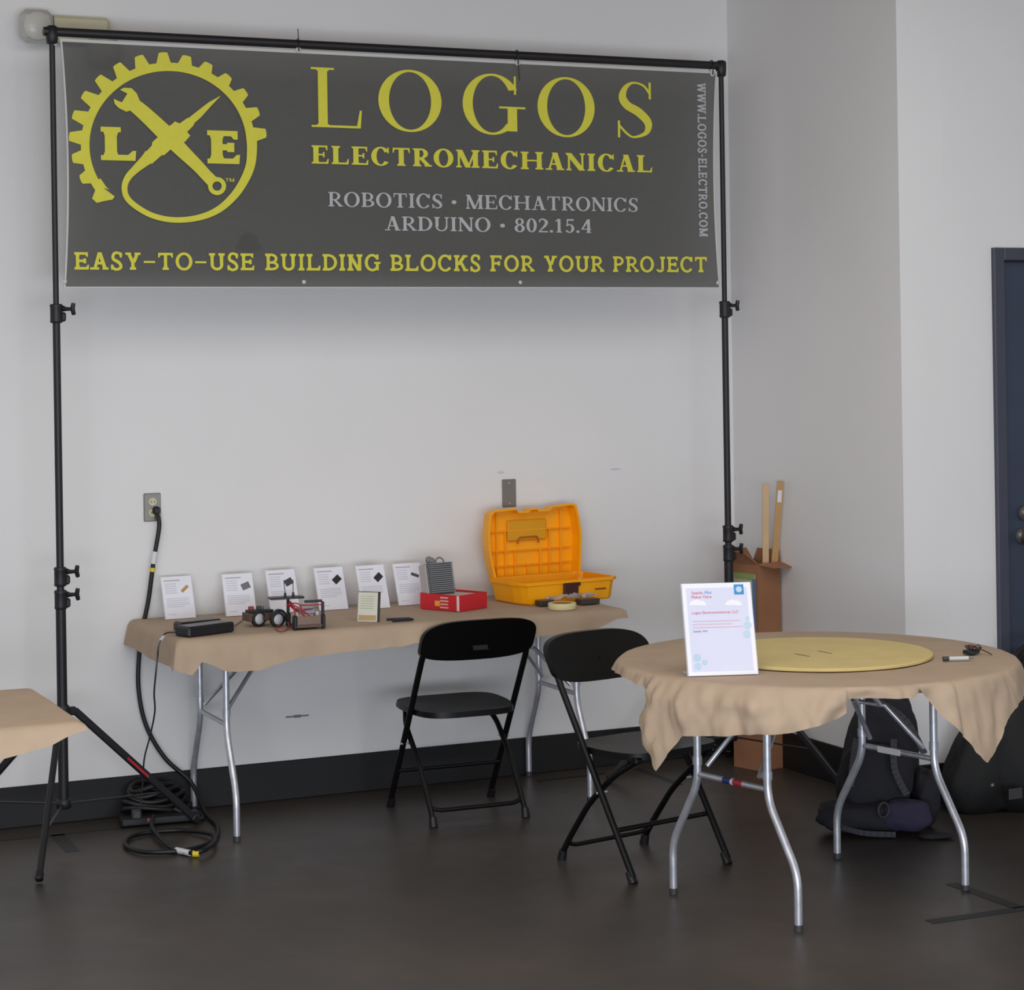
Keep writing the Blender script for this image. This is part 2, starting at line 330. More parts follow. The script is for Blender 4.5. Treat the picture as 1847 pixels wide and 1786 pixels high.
# glyphs: cap height 1, strokes T (thick) and t (thin), serifs sx wide, sh high
class Font:
    def __init__(s, T, t, sx, sh): s.T, s.t, s.sx, s.sh = T, t, sx, sh
    def q(s, *p): s.lay += 1; s.Q.append((s.lay, p))
    def rect(s, x0, y0, x1, y1): s.q((x0, y0), (x1, y0), (x1, y1), (x0, y1))
    def stem(s, x, T=None, y0=0, y1=1, top=True, bot=True):
        T = T or s.T; s.rect(x, y0, x + T, y1); b = s.sh * .8
        if bot: s.rect(x - s.sx, y0, x + T + s.sx, y0 + s.sh); s.q((x - s.sx * .35, y0 + s.sh), (x + T + s.sx * .35, y0 + s.sh), (x + T, y0 + s.sh + b), (x, y0 + s.sh + b))
        if top: s.rect(x - s.sx, y1 - s.sh, x + T + s.sx, y1); s.q((x, y1 - s.sh - b), (x + T, y1 - s.sh - b), (x + T + s.sx * .35, y1 - s.sh), (x - s.sx * .35, y1 - s.sh))
    def diag(s, x0, y0, x1, y1, w): s.q((x0 - w / 2, y0), (x0 + w / 2, y0), (x1 + w / 2, y1), (x1 - w / 2, y1))
    def ser(s, x, y, l=None):
        l = l or s.sx + s.T * .5
        s.rect(x - l, y, x + l, y + s.sh)
    def arc(s, cx, cy, a, b, T, t, a0, a1, n=28):
        P = []
        for i in range(n + 1):
            A = R(a0 + (a1 - a0) * i / n); P.append(((cx + a * math.cos(A), cy + b * math.sin(A)), (cx + (a - T) * math.cos(A), cy + (b - t) * math.sin(A))))
        s.lay += 1
        for p, r in zip(P, P[1:]): s.Q.append((s.lay, (p[0], r[0], r[1], p[1])))
    def ribbon(s, pts, k=6):
        P = smooth([(x, y, w) for x, y, w in pts], k); L = []
        for i, p in enumerate(P):
            a, b = P[max(0, i - 1)], P[min(len(P) - 1, i + 1)]; d = Vector((b.x - a.x, b.y - a.y)).normalized(); n = Vector((-d.y, d.x)) * p.z / 2
            L.append(((p.x + n.x, p.y + n.y), (p.x - n.x, p.y - n.y)))
        s.lay += 1
        for p, r in zip(L, L[1:]): s.Q.append((s.lay, (p[0], r[0], r[1], p[1])))
    def glyph(s, ch):
        s.Q = []; s.lay = 0; T, t, sx, sh = s.T, s.t, s.sx, s.sh; e = sx; tk = max(t, sh) * 1.0; W = .7
        if ch == 'I': s.stem(e); W = T + 2 * e
        elif ch == 'L':
            W = .66 + T * .4; s.stem(e); s.rect(e, 0, W, sh * 1.15); s.q((W - tk * 1.6, 0), (W, 0), (W + .02, .3), (W - tk * .3, .3)); W += .02
        elif ch in 'EF':
            W = .64 + T * .4; s.stem(e); s.rect(e, 1 - sh * 1.1, W - .03, 1); s.q((W - .03 - tk * 1.4, 1), (W - .03, 1), (W - .03, .74), (W - .03 - tk * .5, .74))
            s.rect(e, .5 - t * .5, W * .72, .5 + t * .5); s.rect(W * .72 - tk * .4, .36, W * .72 + tk * .5, .64)
            if ch == 'E': s.rect(e, 0, W, sh * 1.1); s.q((W - tk * 1.5, 0), (W, 0), (W + .02, .28), (W - tk * .3, .28)); W += .02
        elif ch == 'T':
            W = .72 + T * .4; s.stem(W / 2 - T / 2, top=False); s.rect(0.02, 1 - sh * 1.1, W - .02, 1)
            for x, g in ((0.02, 1), (W - .02, -1)): s.q((x, 1), (x + g * tk * 1.3, 1), (x + g * tk * .4, .72), (x - g * .01, .72))
        elif ch == 'H': W = .62 + 2 * T; s.stem(e); s.stem(W - e - T); s.rect(e, .5 - t / 2, W - e, .5 + t / 2)
        elif ch == 'O': W = .74 + T * .8; s.arc(W / 2, .5, W / 2, .53, T * 1.05, t, 0, 360, 48)
        elif ch == '0': W = .5 + T * .6; s.arc(W / 2, .5, W / 2, .51, T, t, 0, 360, 40)
        elif ch == 'C' or ch == 'G':
            W = .72 + T * .5; s.arc(W / 2 + .02, .5, W / 2 + .02, .53, T * 1.05, t, 30, 324 if ch == 'C' else 318, 40)
            x = W - .03; s.rect(x - tk * .8, .68, x, 1.0)
            if ch == 'G': s.rect(W - T - .02, .04, W - .02, .44); s.rect(W - T - .02 - sx * 1.2, .44 - sh * .2, W + sx, .44 + sh * .8); W += sx * .6
        elif ch == 'D': W = .68 + T * .7; s.stem(e); s.arc(W * .4, .5, W * .6, .5, T, max(t, sh), -90, 90, 24); s.rect(e, 0, W * .42, max(t, sh)); s.rect(e, 1 - max(t, sh), W * .42, 1)
        elif ch in 'PRB':
            W = .58 + T * .6; s.stem(e); h = .5 if ch != 'B' else .5; x = W * .5; m = max(t, sh * .9)
            s.rect(e, 1 - m, x, 1); s.rect(e, .47 - m / 2, x, .47 + m / 2); s.arc(x, (1 + .47 - m / 2) / 2, W - x - .02, (1 - .47 + m / 2) / 2, T * .9, m, -90, 90, 18)
            if ch == 'R': s.diag(W + .02 - T * .3, sh, x, .48, T * 1.0); s.rect(W - T * .8, 0, W + T * .45 + e * .6, sh); W += .04 + T * .3
            if ch == 'B': s.rect(e, 0, x, m); s.arc(x, (.47 + m / 2) / 2, W - x + .04, (.47 + m / 2) / 2, T * .95, m, -90, 90, 18); W += .04
        elif ch == 'A':
            W = .74 + T * .6; s.diag(.12 + e * .5, 0, W / 2 - T * .1, 1, t * 1.1); s.diag(W - T * .5 - e * .8, 0, W / 2, 1, T * 1.15); s.rect(W * .27, .3, W * .72, .3 + max(t, sh * .8)); s.ser(.12 + e * .4, 0, e + t); s.ser(W - T * .5 - e * .7, 0, e * .9 + T * .5)
        elif ch == 'N': W = .68 + T; s.stem(e, T=t * 1.2); s.stem(W - e - t * 1.2, T=t * 1.2, bot=False); s.diag(W - e - t * .8, 0, e + t * .2, 1, T * 1.3)
        elif ch == 'M': W = .82 + 1.2 * T; s.stem(e, T=t * 1.2); s.stem(W - e - T); s.diag(W / 2, 0, e + T * .35, 1, T * 1.1); s.diag(W / 2, 0, W - e - T * .5, 1, t * 1.2)
        elif ch == 'U': W = .66 + T; s.stem(e, bot=False, y0=.32); s.stem(W - e - t * 1.2, T=t * 1.2, bot=False, y0=.32); s.arc(W / 2, .34, W / 2 - e, .36, (T + t) / 2, t * 1.1, 180, 360, 24)
        elif ch == 'K': W = .7 + T * .7; s.stem(e); s.diag(e + T, .38, W - e - T * .6, 1, t * 1.5); s.diag(W - T * .6 - e * .6, 0, W * .45, .62, T * 1.2); s.ser(W - T * .6 - e * .5, 0, e + T * .4); s.ser(W - e - T * .6, 1 - sh, e + T * .4)
        elif ch == 'Y': W = .74 + T * .5; s.stem(W / 2 - T / 2, top=False, y1=.5); s.diag(W / 2, .42, e + T * .6, 1, T * 1.15); s.diag(W / 2 + t * .3, .42, W - e - t * .6, 1, t * 1.2); s.ser(e + T * .6, 1 - sh, e + T * .4); s.ser(W - e - t * .6, 1 - sh, e + t * .5)
        elif ch == 'J': W = .42 + T; s.rect(W - e - T, .2, W - e, 1); s.rect(W - 2 * e - T, 1 - sh, W, 1); s.arc(W - e - .24, .18, .24, .2, T, t, 180, 360, 16)
        elif ch == 'W': W = 1.06 + T * .5; s.diag(W * .28, 0, e + T * .4, 1, T); s.diag(W * .28, 0, W * .5, 1, t * 1.1); s.diag(W * .72, 0, W * .5, 1, T); s.diag(W * .72, 0, W - e - t * .4, 1, t * 1.1); s.ser(e + T * .4, 1 - sh); s.ser(W * .5, 1 - sh); s.ser(W - e - t * .4, 1 - sh, e + t)
        elif ch in 'S':
            W = .54 + T * .3; o = W - .03
            s.ribbon([(o - .01, .80, t), (o * .8, .94, t), (W * .48, .985, t), (.13 + T * .2, .9, t + (T - t) * .4), (.04 + T * .45, .73, T * .9), (W * .3, .58, T * 1.05), (W * .62, .46, T * 1.1), (W - .02 - T * .4, .28, T * .95), (W * .82, .1, t + (T - t) * .4), (W * .5, .015, t), (.18, .06, t), (.04, .22, t)])
            s.rect(o - tk * .7, .7, o + .01, 1.0); s.rect(.02, 0, .03 + tk * .7, .3)
        elif ch == '8': W = .52 + T * .4; s.arc(W / 2, .76, W * .42, .25, T * .85, t, 0, 360, 28); s.arc(W / 2, .27, W * .5, .28, T, t, 0, 360, 28)
        elif ch == '2': W = .5 + T * .3; s.ribbon([(.06, .74, t), (.1, .9, t * 1.3), (W * .5, .97, t * 1.4), (W - T * .5, .76, T * 1.05), (W * .7, .5, T * .9), (W * .35, .25, t * 1.3), (.04, .05, t)]); s.rect(.02, 0, W, max(sh, t) * 1.4)
        elif ch == '1': W = .34 + T; s.stem(W / 2 - T / 2, top=False); s.q((W / 2 - T / 2, 1), (W / 2 - T / 2, .86), (.04, .78), (.04, .84))
        elif ch == '5': W = .5 + T * .3; s.rect(.1, 1 - T * .7, W - .04, 1); s.rect(.1, .5, .1 + t, 1); s.arc(W * .46, .31, W * .52, .32, T, t, -150, 140, 28)
        elif ch == '4': W = .54 + T * .3; s.rect(W * .6, 0, W * .6 + T, 1); s.q((.0, .26), (t * 1.3, .26), (W * .6 + T, 1), (W * .6, 1)); s.rect(0, .24, W, .24 + max(t, sh)); s.rect(W * .6 - e * .7, 0, W * .6 + T + e * .7, sh)
        elif ch == '.': W = .2; s.rect(.1 - T * .5, 0, .1 + T * .5, T)
        elif ch == '*': W = .3; s.arc(.15, .45, .14, .14, .139, .139, 0, 360, 16)
        elif ch in '-': W = .42; s.rect(.02, .4, .4, .4 + t * .9)
        elif ch == '_': W = .62; s.rect(.02, .4, .6, .4 + t * .8)
        elif ch == ' ': W = .34
        return s.Q, W
def text_mb(mb, txt, font, O, ex, ey, total, track=.12, d=0.0016, nrm=Vector((0, -1, 0))):
    gl = [font.glyph(c) for c in txt]; gl = [(q, w) for q, w in gl]
    W = sum(w for q, w in gl) + track * (len(gl) - 1); H_ = ey.length; k = total / (W * ex.length) 
    x = 0
    for i, (q, wd_) in enumerate(gl):
        tgt = mb if isinstance(mb, MB) else MB()
        for ly, p in q:
            vs = [O + ex * ((x + a[0]) * k) + ey * a[1] + nrm * (d + .00012 * ly) for a in p]
            if (vs[1] - vs[0]).cross(vs[2] - vs[0]).dot(nrm) < 0: vs.reverse()
            tgt.add(vs, [tuple(range(len(vs)))])
        if tgt is not mb and tgt.v: tgt.build('letter' if gl[i][0] and txt[i] not in '*-_.' else 'mark', mb, bn)
        x += wd_ + track
BY = YB - .003
def line(txt, font, uL, vtL, vbL, uR, vbR, m, name, track=.12, single=None):
    a = ony(uL, vbL, BY); b = ony(uR, vbR, BY); t = ony(uL, vtL, BY); z = (a.z + b.z) / 2; h = t.z - a.z
    text_mb(m, txt, font, Vector((a.x, BY, z)), Vector((1, 0, 0)), Vector((0, 0, h)), b.x - a.x, track)
def line_h(*a, **k): line(*a, **k)
big = Font(.135, .038, .10, .034)
z0 = ony(562, 229, BY).z; hh = ony(562, 121, BY).z - z0
for ch, u0, u1 in (('L', 561, 652), ('O', 682, 796), ('G', 834, 942), ('O', 969, 1072), ('S', 1111, 1176)):
    a = ony(u0, 180, BY).x; b = ony(u1, 180, BY).x
    text_mb(YEL, ch, big, Vector((a, BY, z0)), Vector((1, 0, 0)), Vector((0, 0, hh)), b - a, 0)
line('ELECTROMECHANICAL', Font(.235, .085, .075, .085), 562, 264, 297, 1176, 309.5, YEL, 'bold_lettering', track=.13)
line('ROBOTICS * MECHATRONICS', Font(.17, .07, .08, .07), 592, 348, 374, 1150, 380.5, PGREY, 'grey_lettering', track=.1)
line('ARDUINO * 802.15.4', Font(.17, .07, .08, .07), 694, 392, 417.5, 1066, 418.5, PGREY, 'grey_lettering', track=.1)
line('EASY_TO_USE BUILDING BLOCKS FOR YOUR PROJECT', Font(.165, .15, .08, .135), 134, 458, 489.5, 1275, 488.5, YEL, 'slogan_lettering', track=.12)
a = ony(1257, 150, BY); b = ony(1272, 150, BY); c = ony(1265, 427, BY); top = ony(1262, 150, BY)
text_mb(PGREY, 'WWW.LOGOS-ELECTRO.COM', Font(.2, .16, .06, .13), Vector((a.x, BY, top.z)), Vector((0, 0, -1)), Vector((b.x - a.x, 0, 0)), top.z - c.z, .12)
# logo, read off the banner plane
SC = 2.6386
def LP(x, y): return ony(x / SC, y / SC, BY)
class LG:
    def __init__(s): s.mb = MB()
    def poly(s, pts, lay=0):
        vs = [LP(*p) + Vector((0, -.0016 - .0002 * lay, 0)) for p in pts]
        if (vs[1] - vs[0]).cross(vs[2] - vs[0]).y > 0: vs.reverse()
        s.mb.add(vs, [tuple(range(len(pts)))])
    def ribbon(s, pts, lay=0, k=8, sm=True):
        P = smooth([(x, y, w_) for x, y, w_ in pts], k) if sm else [Vector(p) for p in pts]; L = []
        for i, p in enumerate(P):
            a, b = P[max(0, i - 1)], P[min(len(P) - 1, i + 1)]; d = Vector((b.x - a.x, b.y - a.y)).normalized(); n = Vector((-d.y, d.x)) * p.z / 2
            L.append(((p.x + n.x, p.y + n.y), (p.x - n.x, p.y - n.y)))
        for p, r in zip(L, L[1:]): s.poly([p[0], r[0], r[1], p[1]], lay)
lg = LG(); cxg, cyg, ai, bi, ao, bo = 799, 690, 374, 352, 415, 392
tips = [(385, 855), (345, 755), (330, 650), (348, 545), (395, 450), (465, 370), (555, 308), (660, 268), (775, 252), (888, 268), (992, 303), (1087, 362), (1168, 437), (1228, 530), (1264, 634)]
N_ = 60; a0, a1 = R(180 - 42), R(360 + -3)
def el(a, b, t): return (cxg + a * math.cos(t), cyg + b * math.sin(t))
for i in range(N_):
    t, t2 = a0 + (a1 - a0) * i / N_, a0 + (a1 - a0) * (i + 1) / N_
    lg.poly([el(ai, bi, t), el(ai, bi, t2), el(ao, bo, t2), el(ao, bo, t)])
for x, y in tips:
    ux, uy = x - cxg, y - cyg; L_ = math.hypot(ux, uy); ux /= L_; uy /= L_; tx, ty = -uy, ux
    rr = 1 / math.hypot(ux / (ao - 8), uy / (bo - 8)); bx_, by_ = cxg + ux * rr, cyg + uy * rr
    lg.poly([(bx_ - tx * 36, by_ - ty * 36), (bx_ + tx * 36, by_ + ty * 36), (x + tx * 21, y + ty * 21), (x + tx * 10 + ux * 3, y + ty * 10 + uy * 3), (x - tx * 10 + ux * 3, y - ty * 10 + uy * 3), (x - tx * 21, y - ty * 21)], 1)
lg.poly([(437, 945), (455, 900), (455, 880), (505, 905), (545, 935), (535, 950), (495, 957), (460, 966)], 1); lg.poly([(462, 880), (520, 905), (505, 890), (478, 850), (440, 862)], 1)
lg.ribbon([(1197, 640, 50), (1198, 720, 47), (1190, 790, 44), (1160, 862, 41), (1110, 935, 37), (1035, 1000, 32), (940, 1037, 28), (830, 1047, 26), (730, 1028, 26), (650, 985, 27), (603, 940, 27), (592, 890, 28), (608, 845, 32), (645, 805, 38), (690, 765, 52), (715, 742, 66)], 2)
lg.ribbon([(700, 760, 60), (745, 716, 66), (752, 708, 84), (800, 665, 84), (810, 655, 98), (850, 632, 104), (868, 612, 100), (872, 608, 54), (905, 580, 46), (912, 573, 36), (945, 545, 34), (1000, 494, 20), (1047, 458, 2)], 3, sm=False)
lg.ribbon([(590, 470, 60), (650, 510, 66), (720, 572, 72), (790, 640, 76), (860, 712, 66), (940, 790, 56), (975, 828, 54), (1012, 866, 56)], 4)
lg.poly([(540, 470), (560, 480), (580, 488), (606, 470), (604, 445), (570, 428), (590, 418), (625, 420), (650, 445), (668, 490), (640, 520), (600, 532), (565, 515), (545, 495)], 5)
for i in range(28):
    t, t2 = 2 * math.pi * i / 28, 2 * math.pi * (i + 1) / 28
    lg.poly([(1032 + r_ * math.cos(q), 886 + r_ * math.sin(q)) for r_, q in ((22, t), (22, t2), (43, t2), (43, t))], 5)
sl = Font(.27, .19, .09, .15)
for ch, x0_, x1_, yb, yt in (('L', 480, 648, 762, 603), ('E', 987, 1142, 778, 620)):
    a = LP(x0_, yb); b = LP(x1_, yb); t_ = LP(x0_, yt); text_mb(lg.mb, ch, sl, a, Vector((1, 0, 0)), Vector((0, 0, t_.z - a.z)), b.x - a.x, 0)
a = LP(1072, 864); text_mb(lg.mb, 'TM', Font(.16, .14, .04, .1), a, Vector((1, 0, 0)), Vector((0, 0, .012)), .034, .1)
lg.mb.build('gear_logo', YEL, bn, label='yellow half-gear logo with crossed wrench and screwdriver')

# ------------------------------------------------------------------ things on the walls
def wbox(mb, u0, v0, u1, v1, y0, th, mi=0, bev=.003):
    a = ony(u0, v1, y0); b = ony(u1, v0, y0); mb.box(((a.x + b.x) / 2, y0 - th / 2, (a.z + b.z) / 2), (b.x - a.x, th, b.z - a.z), mi=mi, bev=bev)
el_ = thing('emergency_light', (1.66, 0, 2.9), 'cream emergency light on the wall behind the top of the banner stand', 'emergency light')
MB().box((1.72, -.035, 2.972), (.27, .07, .10), bev=.012).build('housing', CREAM, el_)
for x, z in ((1.575, 2.972), (1.825, 2.885)):
    h = MB(); h.box((x, -.085, z), (.125, .05, .125), bev=.022); h.box((x, -.05, z), (.05, .06, .05), bev=.01); hd = h.build('lamp_head', simple('lamp_grey', 'b4b3ae', .5), el_)
    MB().lathe((x, -.109, z), [(.052, 0), (.040, .009), (.015, .014), (.001, .015)], n=24, rot=rx).build('lens', simple('lamp_lens', 'c4c2bb', .3), hd)
fx = thing('wall_fixture', (2.4, 0, 2.16), 'small dark round fixture on the wall seen faintly through the banner', 'wall fixture')
MB().lathe((2.4, 0, 2.185), [(.035, 0), (.035, .02), (.024, .03), (.02, .045), (.001, .05)], rot=rx).build('fixture_body', DKGREY, fx)
MB().box((2.40, -.012, 2.165), (.1, .024, .02), bev=.004).build('bracket', DKGREY, fx)
def plate(u0, v0, u1, v1, label, outlets):
    a = ony(u0, v1, 0); b = ony(u1, v0, 0); cx_, cz_ = (a.x + b.x) / 2, (a.z + b.z) / 2; W_, H_ = b.x - a.x, b.z - a.z
    t = thing('wall_plate', (cx_, 0, a.z), label, 'outlet' if outlets else 'wall plate')
    MB().box((cx_, -.004, cz_), (W_, .008, H_), bev=.003).build('cover_plate', BRASS, t)
    for dz in ((.021, -.021) if outlets else ()):
        r_ = MB().lathe((cx_, -.006, cz_ + dz), [(.0165, 0), (.0165, .006), (.015, .008)], n=20, rot=rx).build('receptacle', CREAM, t)
        MB().box((cx_ - .006, -.0145, cz_ + dz), (.002, .001, .008)).box((cx_ + .006, -.0145, cz_ + dz), (.002, .001, .008)).build('slot', BLACKP, r_)
    for dz in (0,) if outlets else (H_ * .36, -H_ * .36): MB().lathe((cx_, -.008, cz_ + dz), [(.004, 0), (.003, .002)], n=10, rot=rx).build('screw', STEEL, t)
    return t, cx_, cz_
plate(259, 889, 289, 941, 'grey metal outlet plate with a black plug at left of the back wall', True)
plate(905.5, 864, 929.5, 915, 'dark metal wall plate rising behind the orange toolbox', False)
for nm, u, v, l, lb in (('scuff_mark', 536, 1292, .095, 'short dark scuff on the wall under the long table'), ('scuff_mark', 903, 852, .03, 'faint grey mark on the wall above the metal plate'), ('scuff_mark', 1110, 846, .05, 'faint grey mark on the wall above and right of the orange toolbox')):
    P = ony(u, v, 0); m_ = MB(); m_.box((P.x, -.0012, P.z), (l, .0024, .006), bev=.001); m_.box((P.x, -.002, P.z), (l * .3, .003, .011), bev=.001); m_.build(nm, GREYM if v > 1000 else PALEG, label=lb, cat='mark')
# heavy cable from the outlet to the floor and its coil
pg = ony(283, 927, -.03)
cb_ = thing('power_cable', (2.0, -.4, 0), 'thick black power cable from the wall outlet coiled on the floor', 'cable')
pts = [pg, ony(287, 950, -.045), ony(277, 1012, -.04), ony(268, 1080, -.03), ony(258, 1130, -.025), ony(251, 1180, -.03), ony(250, 1245, -.03), ony(264, 1310, -.035), ony(298, 1368, -.05), ony(345, 1412, -.08), Vector((2.14, -.2, .02)), onz(392, 1490, .012), onz(385, 1515, .012)]
pts += [onz(u, v, .012) for u, v in ((340, 1533), (262, 1537), (226, 1524), (245, 1506), (320, 1498), (375, 1505), (388, 1520), (372, 1537), (352, 1541), (325, 1536), (300, 1525), (275, 1500), (262, 1478))]
zz = [0] * 13 + [.0, .0, .0, .0, .0, .004, .012, .012, .006, .0, .004, .014, .01]
pts = [p + Vector((0, 0, z)) for p, z in zip(pts, zz)]
pts[-1] = Vector((1.93, -.24, .04))
MB().tube(smooth(pts, 8), .0085, n=10).build('cord', CABLEM, cb_)
p_ = MB(); p_.box((pg.x, -.022, pg.z + .012), (.03, .026, .03), bev=.007); p_.build('plug', BLACKP, cb_)
def band(a, b, r, m, name): MB().tube([a, b], r, n=14).build(name, m, cb_)
band(ony(280, 995, -.041), ony(276, 1017, -.04), .0105, WHITE, 'white_label'); band(ony(275.5, 1024, -.04), ony(274.5, 1031, -.039), .0105, YTAPE, 'yellow_tag')
band(onz(318, 1533.5, .014), onz(343, 1539, .014), .0105, WHITE, 'white_label'); band(onz(348, 1540, .014), onz(359, 1540, .014), .0115, YTAPE, 'yellow_tag')
# power strip and bundled cords against the baseboard
ps = thing('cord_bundle', (1.97, -.18, 0), 'heap of bundled black cords and power strip against the black baseboard', 'cords')
MB().box((1.965, -.2, .02), (.3, .06, .038), rz=R(-6), bev=.008).build('power_strip', BLACKP, ps)
MB().box((1.87, -.222, .05), (.035, .035, .035), rz=R(-6), bev=.006).build('adapter_plug', DKGREY, ps)
MB().box((1.915, -.238, .028), (.018, .006, .012)).build('switch', simple('switch_red', 'a05a55', .4), ps)
random.seed(4)
for k in range(5):
    c_ = Vector((1.98 + .02 * random.uniform(-1, 1), -.13 + .01 * k, .05 + .018 * k)); a_, b_ = .13 - .012 * k, .05
    MB().tube([c_ + Vector((a_ * math.cos(t), b_ * math.sin(t), .012 * math.sin(2 * t + k))) for t in [2 * math.pi * i / 28 for i in range(28)]], .009, n=8, closed=True).build('cord_loop', CABLEM, ps)
MB().tube(smooth([(2.02, -.2, .05), (2.09, -.23, .02), (2.12, -.25, .012)], 4), .01, n=8).build('cord_end', CABLEM, ps)

# ------------------------------------------------------------------ dark strips on the floor
def tape(u0, v0, u1, v1, wd_, lb):  # flat dark strip lying on the floor between two points
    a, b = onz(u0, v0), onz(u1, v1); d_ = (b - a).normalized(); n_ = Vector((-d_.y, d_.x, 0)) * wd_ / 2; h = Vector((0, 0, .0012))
    MB().prism([(0, 0), (1, 0), (1, 1), (0, 1)], a - n_, b - a, n_ * 2, h).build('floor_strip', simple('floor_strip', '1d1c1b', .5), label=lb, cat='tape')
tape(-60, 1524, 240, 1493, .02, 'thin black line on the floor behind the left tripod')
tape(968, 1410, 1092, 1395.5, .03, 'black line on the floor behind the left folding chair and table')
tape(103, 1506, 132, 1537, .05, 'short wide dark patch on the floor in front of the left tripod')
tape(1150, 1387, 1227, 1416, .03, 'short dark strip on the floor behind the right folding chair')
tape(1676, 1663.5, 1900, 1632, .045, 'dark strip on the floor at the lower right, parallel to the back wall')
tape(1716, 1594, 1838, 1638, .045, 'dark strip on the floor behind the right foot of the round table')

# ------------------------------------------------------------------ folding tables
def leg_frame(t, x, y0, sgn, H_, spread=.285, inner=.175, lean=0, ang=0, ctr=(0, 0), labels=()):
    """frame in local plane x=const; legs at y0 -/+ spread"""
    for s in (-1, 1):
        p = bend([(x, y0 + s * inner, H_), (x, y0 + s * inner * 1.0, .37), (x, y0 + s * spread, .165), (x, y0 + s * (spread), .012)], .05, 6)
        l = MB().tube(p, .0125, n=14).build('leg', STEEL, t)
        MB().tube([(x, y0 + s * spread, 0), (x, y0 + s * spread, .018)], .0138, n=14).build('foot_cap', DKGREY, l)
        c_ = MB(); c_.tube([(x, y0 + s * inner, .43), (x, y0 + s * inner, .455)], .0155, n=12); c_.build('locking_ring', STEEL, l)
    cb2 = MB().tube([(x, y0 - inner, .40), (x, y0 + inner, .40)], .009, n=10).build('crossbar', STEEL, t)
    MB().tube([(x, y0 - inner * 1.1, H_ - .012), (x, y0 + inner * 1.1, H_ - .012)], .011, n=10).build('top_bar', STEEL, t)
    xi = x + sgn * .27
    b = MB(); b.tube([(x + sgn * .004, y0 - inner * .75, .43), (x + sgn * .13, y0 - .07, .575), (x + sgn * .13, y0 + .07, .575), (x + sgn * .004, y0 + inner * .75, .43)], .008, n=8)
    b.tube([(x + sgn * .13, y0 - .05, .575), (xi, y0 - .05, H_ - .01)], .008, n=8); b.tube([(x + sgn * .13, y0 + .05, .575), (xi, y0 + .05, H_ - .01)], .008, n=8)
    b.build('brace', STEEL, t)
    return cb2
TH = .745
WOODT = mat('table_plywood', 'a58a66', .6, var=.08)
def rect_table(x0, x1, y0, y1, fx0, fx1, fy, label):
    t = thing('folding_table', ((x0 + x1) / 2, (y0 + y1) / 2, 0), label, 'table')
    MB().box(((x0 + x1) / 2, (y0 + y1) / 2, TH - .014), (x1 - x0, y1 - y0, .024), bev=.004).build('tabletop', WOODT, t)
    leg_frame(t, fx0, fy, 1, TH - .026); leg_frame(t, fx1, fy, -1, TH - .026); return t
rect_table(1.93, 3.655, -.675, -.02, 2.14, 3.555, -.32, 'long folding table with steel wishbone legs against the back wall')
rect_table(-.56, 1.22, -2.20, -1.52, -.28, .95, -1.86, 'folding table under brown paper, cut off at the left edge')
def rect_cover(x0, x1, y0, y1, oF, oL, oR, oB, label, seed, slF=R(70), slL=R(30), slR=R(30)):
    Z0 = TH + .0025
    def fold(d_, sl):
        if d_ <= 0: return 0, 0
        r = .03; arc = r * sl
        if d_ < arc: a = d_ / r; return r * math.sin(a), r * (1 - math.cos(a))
        e = d_ - arc; return r * math.sin(sl) + e * math.cos(sl), r * (1 - math.cos(sl)) + e * math.sin(sl)
    def P(i, j):
        X = (x0 - oL) + (x1 + oR - x0 + oL) * i; of = oF(X); Y = (y0 - of) + (y1 + oB - y0 + of) * j
        # denser rows at the front
        jj = j ** 2.2; Y = (y0 - of) + (y1 + oB - y0 + of) * jj
        hx1, dz1 = fold(x0 - X, slL); hx2, dz2 = fold(X - x1, slR); hy1, dy1 = fold(y0 - Y, slF); hy2, dy2 = fold(Y - y1, R(80))
        x = min(max(X, x0), x1) - hx1 + hx2; y = min(max(Y, y0), y1) - hy1 + hy2
        # in a corner the paper cannot drop along both edges fully
        side = max(dz1, dz2); front = max(dy1, dy2); dz = max(side, front) + .35 * min(side, front)
        hang = min(1, dz / .05)
        dv = noise.voronoi(Vector((X * 5 + seed, Y * 5, .4)))[0]
        cr = hang * (.018 * (dv[1] - dv[0]) + .016 * nz(X * 7 + seed, Y * 3) + .010 * nz(X * 17, Y * 9 + seed, 2)) 
        y += -abs(cr) * .6 if dy1 > 0 else 0; z = Z0 - dz + cr * .6 * (1 if dz > 0.004 else 0)
        z += .0010 * abs(nz(X * 3 + seed, Y * 4, 5)) if dz <= 0.0001 else 0
        return Vector((x, y, z))
    mb = MB(); mb.grid(P, 150, 34)
    return mb.build('paper_cover', KRAFT, label=label, cat='table cover', origin=((x0 + x1) / 2, (y0 + y1) / 2, Z0 - .1))
fr_tab = [(1.72, .06), (1.84, .10), (1.90, .13), (1.95, .145), (1.99, .10), (2.07, .14), (2.16, .145), (2.35, .115), (2.6, .10), (3.0, .10), (3.4, .10), (3.52, .095), (3.62, .06), (3.72, .05), (3.82, .05)]
rect_cover(1.93, 3.655, -.675, -.02, lambda x: interp(fr_tab, x), .115, .022, .01, 'brown kraft paper covering the long table at the wall', 3.1, slF=R(78), slL=R(76))
rect_cover(-.56, 1.22, -2.20, -1.52, lambda x: interp([(0, .12), (.9, .12), (1.08, .09), (1.2, .05), (1.28, .03)], x), .05, .03, .02, 'brown kraft paper on the table at the left edge', 8.3, slF=R(62), slR=R(35))

